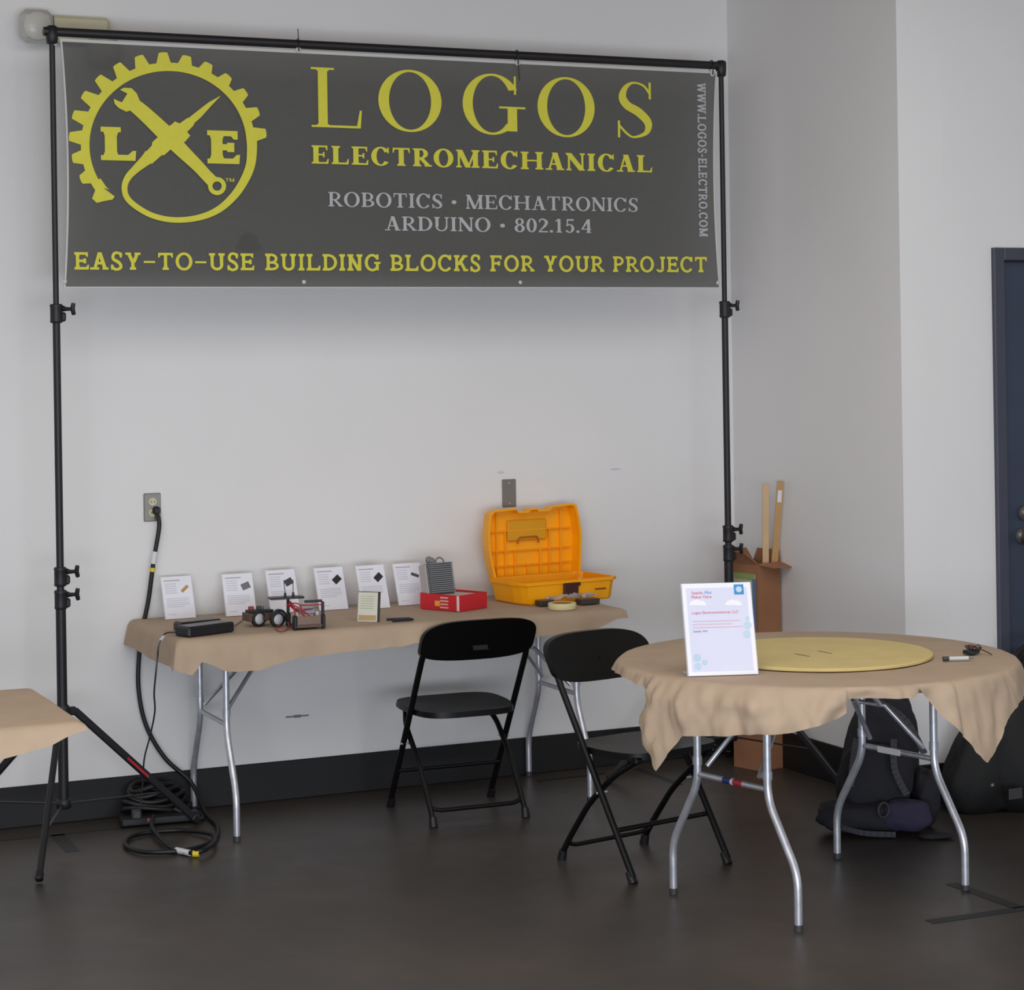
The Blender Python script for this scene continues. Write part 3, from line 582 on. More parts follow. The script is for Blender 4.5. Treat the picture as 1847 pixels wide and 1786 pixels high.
# round table
RC = Vector((3.588, -2.177, 0)); RR = .61; RA = R(12.4)
rt = thing('round_table', RC, 'round folding table with silver wishbone legs in front', 'table', rz=RA)
ML = WM[rt.name]
class LMB(MB):      # builder in the local frame of a rotated thing
    def __init__(s, M): super().__init__(); s.M = M
    def add(s, vs, fs, mi=0, smooth=False): return super().add([s.M @ Vector(p) for p in vs], fs, mi, smooth)
_MB = MB
def in_frame(M): 
    global MB
    MB = (lambda: LMB(M)) if M else _MB
in_frame(ML)
MB().lathe((0, 0, TH - .026), [(RR - .006, 0), (RR, .004), (RR, .02), (RR - .004, .024)], n=96).build('tabletop', WOODT, rt)
c1_ = leg_frame(rt, -.368, 0.0, 1, TH - .028, spread=.282, inner=.158); c2_ = leg_frame(rt, .368, 0.0, -1, TH - .028, spread=.282, inner=.158)
MB().tube([(-.368, .035, .40), (-.368, -.0, .40)], .0105, n=12).build('sticker', simple('sticker_blue', '23306e', .4), c1_, label='blue part of the sticker')
MB().tube([(-.368, -.0, .40), (-.368, -.011, .40)], .0107, n=12).build('sticker', WHITE, c1_, label='white part of the sticker')
MB().tube([(-.368, -.011, .40), (-.368, -.05, .40)], .0105, n=12).build('sticker', simple('sticker_red', 'a52a38', .4), c1_, label='red part of the sticker')
MB().box((.368 - .0095, .03, .40), (.002, .1, .02), bev=.0005).build('white_label', WHITE, c2_)
in_frame(None)
# its paper: angle measured from the camera's right-hand direction, counter-clockwise seen from above
az0 = math.atan2(RGT.y, RGT.x)
drop = [(0, .10), (20, .07), (60, .07), (120, .07), (160, .05), (180, .045), (196, .04), (206, .05), (212, .055), (212.4, .15), (217, .25), (219.5, .29), (222, .24), (227, .17), (232, .165), (240, .155), (247, .145), (255, .14), (262, .115), (267, .10), (269.4, .085), (270, .045), (280, .045), (288, .045), (290, .025), (293, .06), (295, .10), (299, .15), (303, .20), (306, .245), (308, .26), (312, .23), (319, .15), (330, .11), (350, .10), (360, .10)]
def cover_pt(al, t):
    a = az0 + R(al); L_ = interp(drop, al % 360 if al < 360 else 360); e = Vector((math.cos(a), math.sin(a), 0)); Z0 = TH + .004
    rim = RR + .006
    if t <= 0: return None
    s_ = L_ * t; r0 = .02
    cr = min(1, s_ / .06)
    ph = al * .08
    fl = cr * (.030 * nz(ph * 1.3, s_ * 5, 1) + .040 * (abs(nz(ph * 1.9 + s_ * 7, s_ * 5 - ph * .6, 4)) - .15) + .012 * abs(nz(ph * 4 - s_ * 9, s_ * 12, 7))) + (.012 if 205 < al < 269.7 else 0) * cr + .02 * cr * (s_ * 3) * (305 < al < 335)
    dv = noise.voronoi(Vector((ph * 1.7 + 3, s_ * 11, .3)))[0]; fl += cr * .022 * (dv[1] - dv[0])
    fl *= .35 if (al > 300 or al < 30) else (.6 if al < 200 else 1)
    if s_ < r0 * 1.3: q = s_ / r0; rad = rim + r0 * math.sin(q) * .9; z = Z0 - r0 * (1 - math.cos(q))
    else: q = 1.3; rad = rim + r0 * math.sin(q) * .9 + (s_ - r0 * 1.3) * .2; z = Z0 - r0 * (1 - math.cos(q)) - (s_ - r0 * 1.3) * .975
    return RC + e * (rad + fl) + Vector((0, 0, z))
als = []; x_ = 0
while x_ < 359.99: als.append(x_); x_ += .75
als = sorted(set(als + [212.2, 212.4, 269.4, 269.8, 270.2, 289, 290])); rows = [0.02, .08, .16, .26, .38, .5, .62, .74, .87, 1.0]
mb = _MB(); vs = [RC + Vector((0, 0, TH + .004))]; fs = []; n_ = len(als)
for rr_ in (.2, .4, .55, RR * .985):
    for al in als: a = az0 + R(al); vs.append(RC + Vector((rr_ * math.cos(a), rr_ * math.sin(a), TH + .004 + .0012 * nz(rr_ * 6 + al * .03, al * .05))))
for t_ in rows:
    for al in als: vs.append(cover_pt(al, t_))
for k in range(n_): fs.append((0, 1 + k, 1 + (k + 1) % n_))
for q in range(3 + len(rows)):
    for k in range(n_): fs.append((1 + q * n_ + k, 1 + (q + 1) * n_ + k, 1 + (q + 1) * n_ + (k + 1) % n_, 1 + q * n_ + (k + 1) % n_))
mb.add(vs, fs, 0, True); mb.build('paper_cover', KRAFT, label='crumpled brown kraft paper hanging in points over the round table', cat='table cover', origin=RC + Vector((0, 0, TH - .25)))
ZR = TH + .0065
dc = thing('foam_disc', (3.600, -2.172, ZR), 'large flat pale yellow disc lying on the round table', 'disc')
_MB().lathe((3.600, -2.172, ZR), [(.356, 0), (.36, .002), (.36, .009), (.357, .011)], n=90, smooth=False).build('disc_board', FOAM, dc)
for u, v in ((1447, 1182), (1488, 1177)):
    a, b = onz(u - 13, v - 2.4, ZR + .011), onz(u + 13, v + 2.4, ZR + .011); _MB().bar(a, b, .005, .0016).build('slit', DKGREY, dc)
# sign holder
def sheet_sign(name, bl, br, W_, H_, tilt, label, cat, group=None, back='wedge'):
    """upright sheet; bl, br bottom corners; returns thing and frame (origin, ex, ey, n)"""
    bl, br = Vector(bl), Vector(br); ex = (br - bl); ex.z = 0; ex.normalize(); mid = (bl + br) / 2; O = mid - ex * W_ / 2; n = Vector((ex.y, -ex.x, 0)); ey = (UP * math.cos(tilt) - n * math.sin(tilt)); nn = (n * math.cos(tilt) + UP * math.sin(tilt))
    t = thing(name, mid - n * .03, label, cat, group=group)
    return t, O, ex, ey, nn, n
def quad_on(F_, x0_, y0_, x1_, y1_, m, name, par, off=.001, rot=0):
    O, ex, ey, nn = F_; c_ = Vector(((x0_ + x1_) / 2, (y0_ + y1_) / 2)); pts = []
    for a, b in ((x0_, y0_), (x1_, y0_), (x1_, y1_), (x0_, y1_)):
        dx, dy = a - c_.x, b - c_.y; dx, dy = dx * math.cos(rot) - dy * math.sin(rot), dx * math.sin(rot) + dy * math.cos(rot); pts.append((c_.x + dx, c_.y + dy))
    mb = _MB(); mb.prism(pts, O + nn * (off - .0004), ex, ey, nn * .0004); return mb.build(name, m, par) if name else mb
W_, H_ = .212, .282
t, O, ex, ey, nn, n = sheet_sign('table_sign', (3.031, -2.353, ZR), (3.229, -2.417, ZR), W_, H_ , R(19), 'white printed sheet in a clear upright holder on the round table', 'sign')
FR = (O, ex, ey, nn)
_MB().prism([(0, 0), (W_, 0), (W_, H_), (0, H_)], O, ex, ey, nn * .003).build('sheet', WHITEP, t)
hb = _MB(); hb.prism([(-.003, -.0), (W_ + .003, -.0), (W_ + .003, H_ + .002), (-.003, H_ + .002)], O - nn * .003, ex, ey, nn * .0028); fx_ = O - n * .0; hb.prism([(0, 0), (W_, 0), (W_, .09), (0, .09)], O - nn * .002, ex, -n, UP * .003); hb.build('holder', CLEAR, t)
pan = quad_on(FR, .012, .012, W_ - .012, H_ - .014, simple('sheet_tint', 'd3d5ea', .6, var=.02), 'printed_panel', t, .0034)
def rich(txt, x, y, size, m, name, par, F_, off=.0042):
    O, ex, ey, nn = F_; cu = bpy.data.curves.new('t', 'FONT'); cu.body = txt; cu.size = size; cu.resolution_u = 2
    ob = bpy.data.objects.new('t', cu); COL.objects.link(ob); bpy.context.view_layer.update()
    me = bpy.data.meshes.new_from_object(ob.evaluated_get(bpy.context.evaluated_depsgraph_get())); bpy.data.objects.remove(ob)
    mb = _MB(); mb.add([O + ex * (x + v.co.x) + ey * (y + v.co.y) + nn * off for v in me.vertices], [tuple(p.vertices) for p in me.polygons]); mb.build(name, m, par)
rich('Seattle', .028, .249, .013, PINK, 'lettering', t, FR); rich('Mini', .068, .249, .013, BLUE, 'lettering', t, FR); rich('Maker Faire', .026, .236, .013, PINK, 'lettering', t, FR)
rich('Logos Electromechanical, LLC', .024, .188, .0118, PINK, 'lettering', t, FR); rich('Seattle, WA', .024, .132, .009, simple('ink', '6d5a80', .6), 'lettering', t, FR)
for k, (x0_, x1_) in enumerate(((.024, .172), (.024, .146), (.024, .178))): quad_on(FR, x0_, .164 - k * .0095, x1_, .1668 - k * .0095, simple('faint_red', 'd6bccd', .7), 'text_line', t, .0042)
bq = quad_on(FR, .160, .245, .190, .276, BLUE, 'blue_badge', t, .0044)
mb = _MB(); ccx, ccy = .175, .2605
ring = [(ccx + (.0085 + .0018 * (i % 2)) * math.cos(2 * math.pi * i / 24), ccy + (.0085 + .0018 * (i % 2)) * math.sin(2 * math.pi * i / 24)) for i in range(24)]
mb.prism(ring, O + nn * .0046, ex, ey, nn * .0003); mb.build('badge_gear', PALEB, t)
for px_, py_, r_ in ((.03, .055, .011), (.052, .04, .008), (.03, .028, .010), (.193, .150, .011), (.188, .122, .011), (.194, .17, .006)):
    mb = _MB(); mb.prism([(px_ + (r_ + .0015 * (i % 2)) * math.cos(math.pi * i / 9), py_ + (r_ + .0015 * (i % 2)) * math.sin(math.pi * i / 9)) for i in range(18)], O + nn * .0037, ex, ey, nn * .0003); mb.build('printed_gear', PALEB, t)
for px_, py_ in ((.045, .215), (.155, .212)):
    mb = _MB(); mb.prism([(px_ - .028, py_), (px_ + .028, py_ - .002), (px_ + .02, py_ + .012), (px_ - .005, py_ + .018), (px_ - .02, py_ + .012)], O + nn * .0037, ex, ey, nn * .0003); mb.build('printed_cloud', WHITEP, t)
# electronics and pen at the right of the round table
pe = thing('marker_pen', onz(1730, 1189, ZR), 'white and grey marker pen lying on the round table', 'pen')
a, b = onz(1704, 1188.5, ZR + .007), onz(1757, 1187, ZR + .007)
_MB().tube([a, a.lerp(b, .8)], .0065, n=12).build('barrel', simple('pen_white', 'c4cccb', .4), pe); _MB().tube([a.lerp(b, -.06), a.lerp(b, .14)], .0072, n=12).build('cap', DKGREY, pe)
_MB().tube([a.lerp(b, .8), b], [.005, .002], n=10).build('tip', GREYM, pe)
q0 = onz(1752, 1180, ZR); el2 = thing('wire_clump', q0, 'small dark clump of electronics and wire by the marker pen', 'electronics')
_MB().box(q0 + Vector((0, 0, .008)), (.05, .035, .012), rz=.4, bev=.002).build('circuit_board', simple('pcb_dark', '16221f', .5), el2)
_MB().box(q0 + Vector((.002, .005, .022)), (.022, .018, .014), rz=.9, bev=.002).build('red_component', simple('comp_red', '8c2f2f', .5), el2)
random.seed(9)
for k in range(6):
    pp = [q0 + Vector((random.uniform(-.03, .03), random.uniform(-.02, .02), random.uniform(.006, .032))) for _ in range(5)]
    if k == 0: pp = [q0 + Vector((.01, 0, .012)), q0 + Vector((.035, -.01, .012)), onz(1789, 1181, ZR + .002)]
    _MB().tube(smooth(pp, 5), .0016, n=6).build('wire', [BLACKP, DKGREY][k % 2], el2)

# ------------------------------------------------------------------ folding chairs
def make_chair():
    """faces +y; front feet at y=0, x=+-.205"""
    t = thing('folding_chair', (0, 0, 0), '', 'chair', group='black folding chairs')
    hw = .208; top = Vector((0, -.455, .745)); tr = .0115
    def tp(z): return -.455 * z / .745
    for s in (-1, 1):
        l = MB().tube([(s * hw, 0, .02), (s * hw, tp(.6), .6), (s * (hw - .004), tp(.68), .68)], tr, n=14).build('front_leg', CHAIRM, t)
        MB().tube([(s * hw, .002, 0), (s * hw, tp(.03), .035)], [.0165, .0145], n=14).build('rubber_foot', BLACKP, l)
    # rear legs: from seat front underside down and back
    for s in (-1, 1):
        h2 = hw - .024
        p = bend([(s * (h2 - .035), -.02, .396), (s * h2, -.12, .33), (s * h2, -.255, .215), (s * h2, -.36, .085), (s * h2, -.405, .02)], .04, 5)
        l = MB().tube(p, .0105, n=14).build('rear_leg', CHAIRM, t)
        MB().tube([(s * h2, -.407, 0), (s * h2, -.398, .035)], [.0165, .014], n=14).build('rubber_foot', BLACKP, l)
        MB().tube([(s * (h2 - .008), tp(.215) + .132 - .255 - tp(.215) + .0, .215), (s * (hw + .014), -.1313, .215)], .005, n=10) 
        MB().tube([(s * (h2 - .012), -.132, .337), (s * (hw + .0125), -.15, .337)], .0001, n=6)
    MB().tube([(-hw - .013, tp(.27), .27), (-hw + .03, tp(.27), .27)], .0045, n=10).build('pivot_bolt', STEEL, t, label='bright pivot bolt')
    MB().tube([(hw + .013, tp(.27), .27), (hw - .03, tp(.27), .27)], .0045, n=10).build('pivot_bolt', STEEL, t, label='bright pivot bolt')
    MB().tube(bend([(-hw + .024, -.365, .078), (-hw + .03, -.372, .062), (-hw + .06, -.376, .052), (hw - .06, -.376, .052), (hw - .03, -.372, .062), (hw - .024, -.365, .078)], .02, 4), .008, n=10).build('rear_crossbar', CHAIRM, t)
    MB().tube([(-hw, tp(.155), .155), (hw, tp(.155), .155)], .0085, n=10).build('front_crossbar', CHAIRM, t)
    # seat: rounded slab, dished
    def seat_pt(i, j, low=0):
        a = 2 * math.pi * i; sx = .205; ex_ = 4.2; c_, s_ = math.cos(a), math.sin(a)
        fx = math.copysign(abs(c_) ** (2 / ex_), c_) * sx; fy = math.copysign(abs(s_) ** (2 / ex_), s_) * .19
        fx *= 1 - .10 * (fy < 0) * (-fy / .19)
        x = fx * j; y = fy * j - .180; z = .412 + .004 * (y + .18) / .19 - .012 * (1 - j ** 2)
        return Vector((x * (1), y, z - low))
    sm_ = MB(); sm_.grid(lambda i, j: seat_pt(i, .02 + .98 * j), 56, 6); sm_.grid(lambda i, j: seat_pt(i, 1) + Vector((0, 0, -.022 * j)) + (Vector((0, -.225, 0)) - seat_pt(i, 1)) * .0, 56, 1); sm_.grid(lambda i, j: seat_pt(i, 1 - .98 * j, .022), 56, 6)
    so = sm_.build('seat', SEATM, t)
    # backrest between tubes, curved; wraps over tube tops
    def bk(i, j, off=0):
        a = 2 * math.pi * i; c_, s_ = math.cos(a), math.sin(a); n1 = 3.4
        fx = math.copysign(abs(c_) ** (2 / n1), c_); fz = math.copysign(abs(s_) ** (2 / (n1 if s_ > 0 else 5)), s_)
        x = fx * .226 * j; up = fz * .088 * j
        if fz < 0: up *= .74 + .06 * (1 - (x / .226) ** 2)
        z = .672 + up; y = tp(z) - .020 * (1 - (x / .226) ** 2) + .004
        return Vector((x, y + off, z))
    bm_ = MB(); bm_.grid(lambda i, j: bk(i, .02 + .98 * j, -.013), 56, 8); bm_.grid(lambda i, j: bk(i, 1, -.013 + .026 * j), 56, 2); bm_.grid(lambda i, j: bk(i, 1 - .98 * j, .013), 56, 8)
    bo = bm_.build('backrest', SEATM, t)
    MB().box((0, tp(.655) - .036, .650), (.062, .006, .022), rot=Matrix.Rotation(R(-31), 3, 'X'), bev=.002).build('hand_grip', SEATM, bo)
    for s in (-1, 1): MB().box((s * (hw - .040), -.03, .392), (.03, .05, .02), bev=.004).build('seat_bracket', CHAIRM, t)
    return t
ch = make_chair(); ch2 = copy_tree(ch)
place(ch, (3.042, -.335, 0), R(-1.5), 'black folding chair seen from behind, pulled up to the long table')
place(ch2, (3.316, -1.763, 0), R(180 + 12.5), 'black folding chair facing the round table, partly behind its paper')
# ------------------------------------------------------------------ things on the long table
ZS = TH + .0045
items = [((300, 1118), (352, 1114), .165, 'first white product sheet from the left, small amber part pictured'), ((410, 1112), (461, 1109), .165, 'second white product sheet from the left, grey part pictured'), ((489, 1107), (541, 1103), .17, 'white product sheet standing behind the two small robots'), ((577, 1102), (628, 1098), .17, 'white product sheet with a black diamond-shaped board, right of the robots'), ((655, 1100), (702, 1096), .175, 'white product sheet behind the small cream card'), ((720, 1093), (769, 1089), .17, 'last white product sheet, just left of the red box')]
gl_ = [('b98d5a', .3), ('6f7277', .9), ('3c3e46', .9), ('1d1f1f', .9), ('232428', .9), ('46484e', .5)]
tops = [(288, 1040), (398, 1037), (480, 1032), (563, 1028), (640, 1025), (708, 1021)]
for k, ((p0, p1, H__, lb), (cc, asp)) in enumerate(zip(items, gl_)):
    a, b = onz(*p0, ZS), onz(*p1, ZS); mid = (a + b) / 2; mid.y = -.175; W__ = .118; ang = math.atan2((b - a).y, (b - a).x) * .35; e_ = Vector((math.cos(ang), math.sin(ang), 0))
    px_, py_ = (p0[0] + p1[0]) / 2, (p0[1] + p1[1]) / 2; m2 = onz(px_, py_, ZS); mid = Vector((m2.x, m2.y, ZS)); 
    t, O, ex, ey, nn, n = sheet_sign('product_sheet', mid - e_ * W__ / 2, mid + e_ * W__ / 2, W__, H__ * 1.03, R(21), lb, 'sign', 'product sheets along the back of the long table'); FR = (O, ex, ey, nn)
    _MB().prism([(0, 0), (W__, 0), (W__, H__), (0, H__)], O, ex, ey, nn * .002).build('sheet', WHITEP, t)
    hb = _MB(); hb.prism([(-.002, 0), (W__ + .002, 0), (W__ + .002, H__ + .002), (-.002, H__ + .002)], O - nn * .0025, ex, ey, nn * .002); hb.prism([(0, 0), (W__, 0), (W__, .05), (0, .05)], O - nn * .002, ex, -n, UP * .002); hb.build('holder', CLEAR, t)
    quad_on(FR, .01, H__ - .018, .072, H__ - .013, simple('ink_grey', 'b4b4bf', .7), 'title_line', t, .0026)
    for r_ in range(5): quad_on(FR, .012, H__ - .03 - r_ * .009, .056, H__ - .026 - r_ * .009, PALEG, 'text_line', t, .0026)
    for r_ in range(5): quad_on(FR, .012, H__ - .088 - r_ * .008, .1 - .02 * (r_ == 4), H__ - .0845 - r_ * .008, PALEG, 'text_line', t, .0026)
    quad_on(FR, .014, .016, .045, .019, PALEG, 'text_line', t, .0026)
    s_ = .017; quad_on(FR, .088 - s_, H__ - .05 - s_ * (.75 if asp > .6 else .35), .088 + s_, H__ - .05 + s_ * (.75 if asp > .6 else .35), simple('part_' + cc, cc, .6), 'printed_picture', t, .0028, rot=R((40, 20, 25, 38, 40, -22)[k]))
# small card
t, O, ex, ey, nn, n = sheet_sign('small_card', onz(645, 1121, ZS), onz(682, 1122, ZS), .082, .108, R(8), 'small cream card in a dark edged holder on the long table', 'card'); FR = (O, ex, ey, nn)
_MB().prism([(0, 0), (.078, 0), (.078, .108), (0, .108)], O, ex, ey, nn * .002).build('card', simple('card_cream', 'd4d4c6', .6), t)
hb = _MB(); hb.prism([(0, .106), (.084, .106), (.084, .111), (0, .111)], O - nn * .012, ex, ey, nn * .013); hb.prism([(.078, 0), (.083, 0), (.083, .11), (.078, .11)], O - nn * .012, ex, ey, nn * .013); hb.build('holder_edge', DKGREY, t)
for r_ in range(6): quad_on(FR, .01, .092 - r_ * .009, .062, .095 - r_ * .009, simple('card_line', 'b5b89f', .7), 'text_line', t, .0026)
quad_on(FR, .004, .004, .074, .024, simple('card_print', 'b79b74', .7), 'printed_picture', t, .0026)
# pens
for k, (u0, v0, u1, v1) in enumerate(((697, 1117.5, 742, 1115.5), (708, 1120, 747, 1117))):
    a, b = onz(u0, v0, ZS + .005), onz(u1, v1, ZS + .005); p = thing('black_pen', a, ('black pen lying nearer the wall on the long table', 'black pen lying nearer the table front edge')[k], 'pen', group='black pens')
    _MB().tube([a, a.lerp(b, .93)], .0048, n=10).build('barrel', BLACKP, p); _MB().tube([a.lerp(b, .93), b], [.004, .0012], n=10).build('tip', DKGREY, p)
# black power adapters
def slab(name, c_, dim, rz, label):
    t = thing(name, (c_[0], c_[1], ZS), label, 'power adapter'); _MB().box((c_[0], c_[1], ZS + dim[2] / 2), dim, rz=rz, bev=.006).build('case', BLACKP, t)
    M_ = Matrix.Rotation(rz, 3, 'Z'); _MB().box(Vector((c_[0], c_[1], ZS + dim[2])) + M_ @ Vector((0, 0, 0)), (dim[0] * .9, dim[1] * .86, .002), rz=rz).build('lid_panel', simple('adapter_top', '2c2d31', .35), t)
    return t
ad = slab('power_adapter', (2.035, -.60, 0), (.205, .085, .036), R(22), 'larger black power adapter at the left end of the long table')
ad2 = slab('power_adapter', (2.045, -.47, 0), (.17, .06, .034), R(14), 'smaller black power adapter behind the larger one')
a = onz(399, 1132, ZS + .018)
wr = thing('thin_wire', a, 'thin red and grey wire from the power adapter to the robot', 'wire')
_MB().tube(smooth([Vector((2.125, -.555, ZS + .018)), Vector((2.15, -.55, ZS + .012)), onz(425, 1127, ZS + .003), onz(440, 1117, ZS + .003), onz(452, 1106, ZS + .012), onz(470, 1105, ZS + .03)], 6), .0022, n=6).build('wire_lead', simple('wire_brown', '6b4844', .5), wr)
_MB().tube([Vector((2.122, -.556, ZS + .018)), Vector((2.148, -.550, ZS + .015))], .006, n=8).build('connector', simple('wire_red', '8a2c26', .5), wr)
cr_ = thing('charger_cable', (1.95, -.7, 0), 'thin dark cord hanging over the paper at the left end of the long table', 'cord')
cp = [Vector((1.945, -.635, ZS + .015)), onz(300, 1142, ZS + .004), onz(291, 1153, ZS - .006)] + [ony(u, v, -.83) for u, v in ((286, 1166), (284, 1185), (281, 1215))] + [ony(278, 1250, -.76), ony(279, 1285, -.66), ony(270, 1330, -.5), ony(260, 1370, -.38), ony(257, 1420, -.28), Vector((1.88, -.235, .06))]
_MB().tube(smooth(cp, 8), .0032, n=8).build('cord_lead', simple('cord_grey', '3b3b40', .5), cr_)
_MB().tube([onz(294.5, 1149, ZS + .003), onz(289.5, 1155, ZS - .004)], .0055, n=10).build('white_tag', WHITE, cr_)
# two small robots
def wheel(t, c_, r_, ax, hubm, wd_=.022):
    ax = Vector(ax).normalized(); q = ax.to_track_quat('Z', 'Y').to_matrix()
    w_ = _MB().lathe(c_, [(r_ * .72, -wd_ / 2), (r_ * .95, -wd_ / 2), (r_, -wd_ / 3), (r_, wd_ / 3), (r_ * .95, wd_ / 2), (r_ * .72, wd_ / 2)], n=24, rot=q, caps=False).build('wheel', simple('tyre', '1b1b1d', .7), t)
    _MB().lathe(Vector(c_), [(.003, -wd_ * .42), (r_ * .7, -wd_ * .42), (r_ * .74, 0), (r_ * .7, wd_ * .42), (.003, wd_ * .42)], n=24, rot=q).build('hub', hubm, w_)
HUB = simple('hub_silver', 'b9bcc2', .35)
r1 = Vector((2.31, -.545, ZS)); rb = thing('wheeled_robot', r1, 'small wheeled robot with silver hubs, left of the clear-sided one', 'robot')
dv = (onz(512, 1130, ZS) - onz(470, 1129, ZS)).normalized(); ax_ = Vector((.25, -1, 0)).normalized()
wheel(rb, onz(466, 1130, ZS) + Vector((0, 0, .028)), .028, ax_, HUB); wheel(rb, onz(500, 1131, ZS) + Vector((0, 0, .028)), .028, ax_, HUB)
wheel(rb, onz(466, 1130, ZS) + Vector((.03, .07, .028)), .028, ax_, HUB); wheel(rb, onz(500, 1131, ZS) + Vector((.03, .07, .028)), .028, ax_, HUB)
cc_ = (onz(466, 1130, ZS) + onz(500, 1131, ZS)) / 2 + Vector((-.014, .055, .034))
_MB().box(cc_, (.11, .07, .03), rz=R(5), bev=.003).build('chassis', simple('chassis_brown', '544038', .5), rb)
_MB().box(cc_ + Vector((0, 0, .02)), (.09, .055, .008), rz=R(5), bev=.001).build('circuit_board', simple('pcb_dark', '16221f', .5), rb)
for dx in (-.03, .0, .025): _MB().box(cc_ + Vector((dx, .004, .03)), (.018, .02, .014), bev=.002).build('component', [DKGREY, GREYM, simple('comp_red', '8c2f2f')][int(dx * 40) % 3], rb)
r2 = Vector((2.40, -.6, ZS)); rc = thing('clear_sided_robot', r2, 'small open-frame robot with red wires, black corner posts and two antennas', 'robot')
A_ = onz(533, 1137, ZS); B_ = onz(584, 1134, ZS); e_ = (B_ - A_).normalized(); n2 = Vector((-e_.y, e_.x, 0)); Wd = (B_ - A_).length
for q_, par_ in ((A_, 0), (B_, 0)):
    _MB().box(q_ + Vector((0, 0, .026)) + n2 * .012, (.014, .03, .052), rz=math.atan2(e_.y, e_.x), bev=.004).build('track_foot', BLACKP, rc)
    _MB().box(q_ + Vector((0, 0, .026)) + n2 * .11, (.014, .03, .052), rz=math.atan2(e_.y, e_.x), bev=.004).build('track_foot', BLACKP, rc)
ang = math.atan2(e_.y, e_.x); mid = (A_ + B_) / 2
_MB().box(B_ + n2 * .012 + Vector((0, 0, .072)), (.010, .012, .05), rz=ang, bev=.001).build('corner_post', BLACKP, rc)
_MB().box(A_ + n2 * .11 + Vector((-.0, 0, .075)), (.010, .012, .06), rz=ang, bev=.001).build('corner_post', BLACKP, rc)
_MB().box(mid + n2 * .05 + Vector((.0, 0, .012)), (Wd, .1, .012), rz=ang, bev=.002).build('base_plate', simple('smoked_plate', '59443a', .3), rc)
_MB().box(mid + n2 * .006 + Vector((0, 0, .028)), (Wd * .84, .004, .04), rz=ang, bev=.001).build('front_panel', mat('smoked_acrylic', '8d7468', .2, alpha=.75), rc)
_MB().box(mid + n2 * .012 + e_ * .018 + Vector((0, 0, .1)), (Wd * .62, .012, .009), rz=ang, bev=.001).build('top_rail', BLACKP, rc)
_MB().box(mid + n2 * .10 - e_ * .062 + Vector((0, 0, .108)), (.125, .05, .008), rz=ang, bev=.001).build('top_plate', BLACKP, rc)
_MB().box(mid + n2 * .06 + e_ * .0 + Vector((0, 0, .062)), (.06, .05, .02), rz=ang, bev=.002).build('motor', simple('motor_silver', '8b8f9c', .3, metal=.5), rc)
for s in (-1, 1): _MB().box(mid + n2 * .05 + e_ * s * .038 + Vector((0, 0, .04)), (.012, .03, .04), rz=ang, bev=.002).build('bracket', simple('bracket_white', 'c9c4c4', .4), rc)
for k, (u, v0, v1) in enumerate(((521, 1066, 1090), (533, 1066, 1090))):
    a = mid + n2 * .10 + e_ * (-.065 + .03 * k) + Vector((0, 0, .112)); an = _MB().tube([a + Vector((0, 0, .012)), a + Vector((-.004 + .004 * k, 0, .06))], .0016, n=6).build('antenna', DKGREY, rc)
    _MB().tube([a, a + Vector((0, 0, .014))], [.006, .004], n=8).build('antenna_base', BLACKP, an)
random.seed(12)
for k in range(9):
    s0 = mid + n2 * random.uniform(.03, .1) + e_ * random.uniform(-.1, -.02) + Vector((0, 0, random.uniform(.07, .1))); s1 = mid + n2 * random.uniform(0, .06) + e_ * random.uniform(-.05, .05) + Vector((0, 0, random.uniform(.03, .09)))
    mm = (s0 + s1) / 2 + Vector((random.uniform(-.02, .02), -.01, random.uniform(-.02, .03)))
    _MB().tube(smooth([s0, mm, s1], 6), .0026, n=6).build('red_wire', simple('wire_bright_red', 'a8202c', .4), rc)
_MB().tube(smooth([onz(505, 1128, ZS + .01), onz(497, 1134, ZS + .003), onz(508, 1139, ZS + .003), onz(520, 1133, ZS + .003), onz(519, 1122, ZS + .02)], 6), .002, n=6).build('red_wire', simple('wire_bright_red', 'a8202c', .4), rc)
# red box and the grey rack standing in it
C0, C1, C2 = onz(825, 1103, ZS), onz(773, 1094, ZS), onz(887, 1097, ZS)
ea = (C2 - C0); eb = (C1 - C0); la, lb_ = .165, .155
ea.normalize(); eb = Vector((-ea.y, ea.x, 0)); angr = math.atan2(ea.y, ea.x)
rbx = thing('red_box', C0, 'open red cardboard box with yellow and white print on the long table', 'box')
ea = Vector((math.cos(R(26)), math.sin(R(26)), 0)); eb = Vector((-ea.y, ea.x, 0)); C0 = onz(828, 1104, ZS); la, lb_, hx_ = .165, .2, .062
mb = _MB(); M_ = Matrix((ea, eb, UP)).transposed()
def loc(x, y, z): return C0 + ea * x + eb * y + UP * z
mb.box(loc(la / 2, .0015, hx_ / 2), (la, .003, hx_), rot=M_); mb.box(loc(la / 2, lb_ - .0015, hx_ / 2), (la, .003, hx_), rot=M_)
mb.box(loc(.0015, lb_ / 2, hx_ / 2), (.003, lb_ - .006, hx_), rot=M_); mb.box(loc(la - .0015, lb_ / 2, hx_ / 2), (.003, lb_ - .006, hx_), rot=M_); mb.box(loc(la / 2, lb_ / 2, .002), (la - .006, lb_ - .006, .003), rot=M_)
mb.build('box_tray', REDM, rbx)
_MB().box(loc(la / 2, lb_ / 2, hx_ - .01), (la - .01, lb_ - .01, .004), rot=M_).build('card_insert', simple('insert_pale', 'cbb9b0', .7), rbx)
_MB().box(loc(-.001, .004, hx_ / 2), (.002, .011, hx_ * .94), rot=M_).build('white_edge', simple('edge_white', 'e5cfcf', .6), rbx)
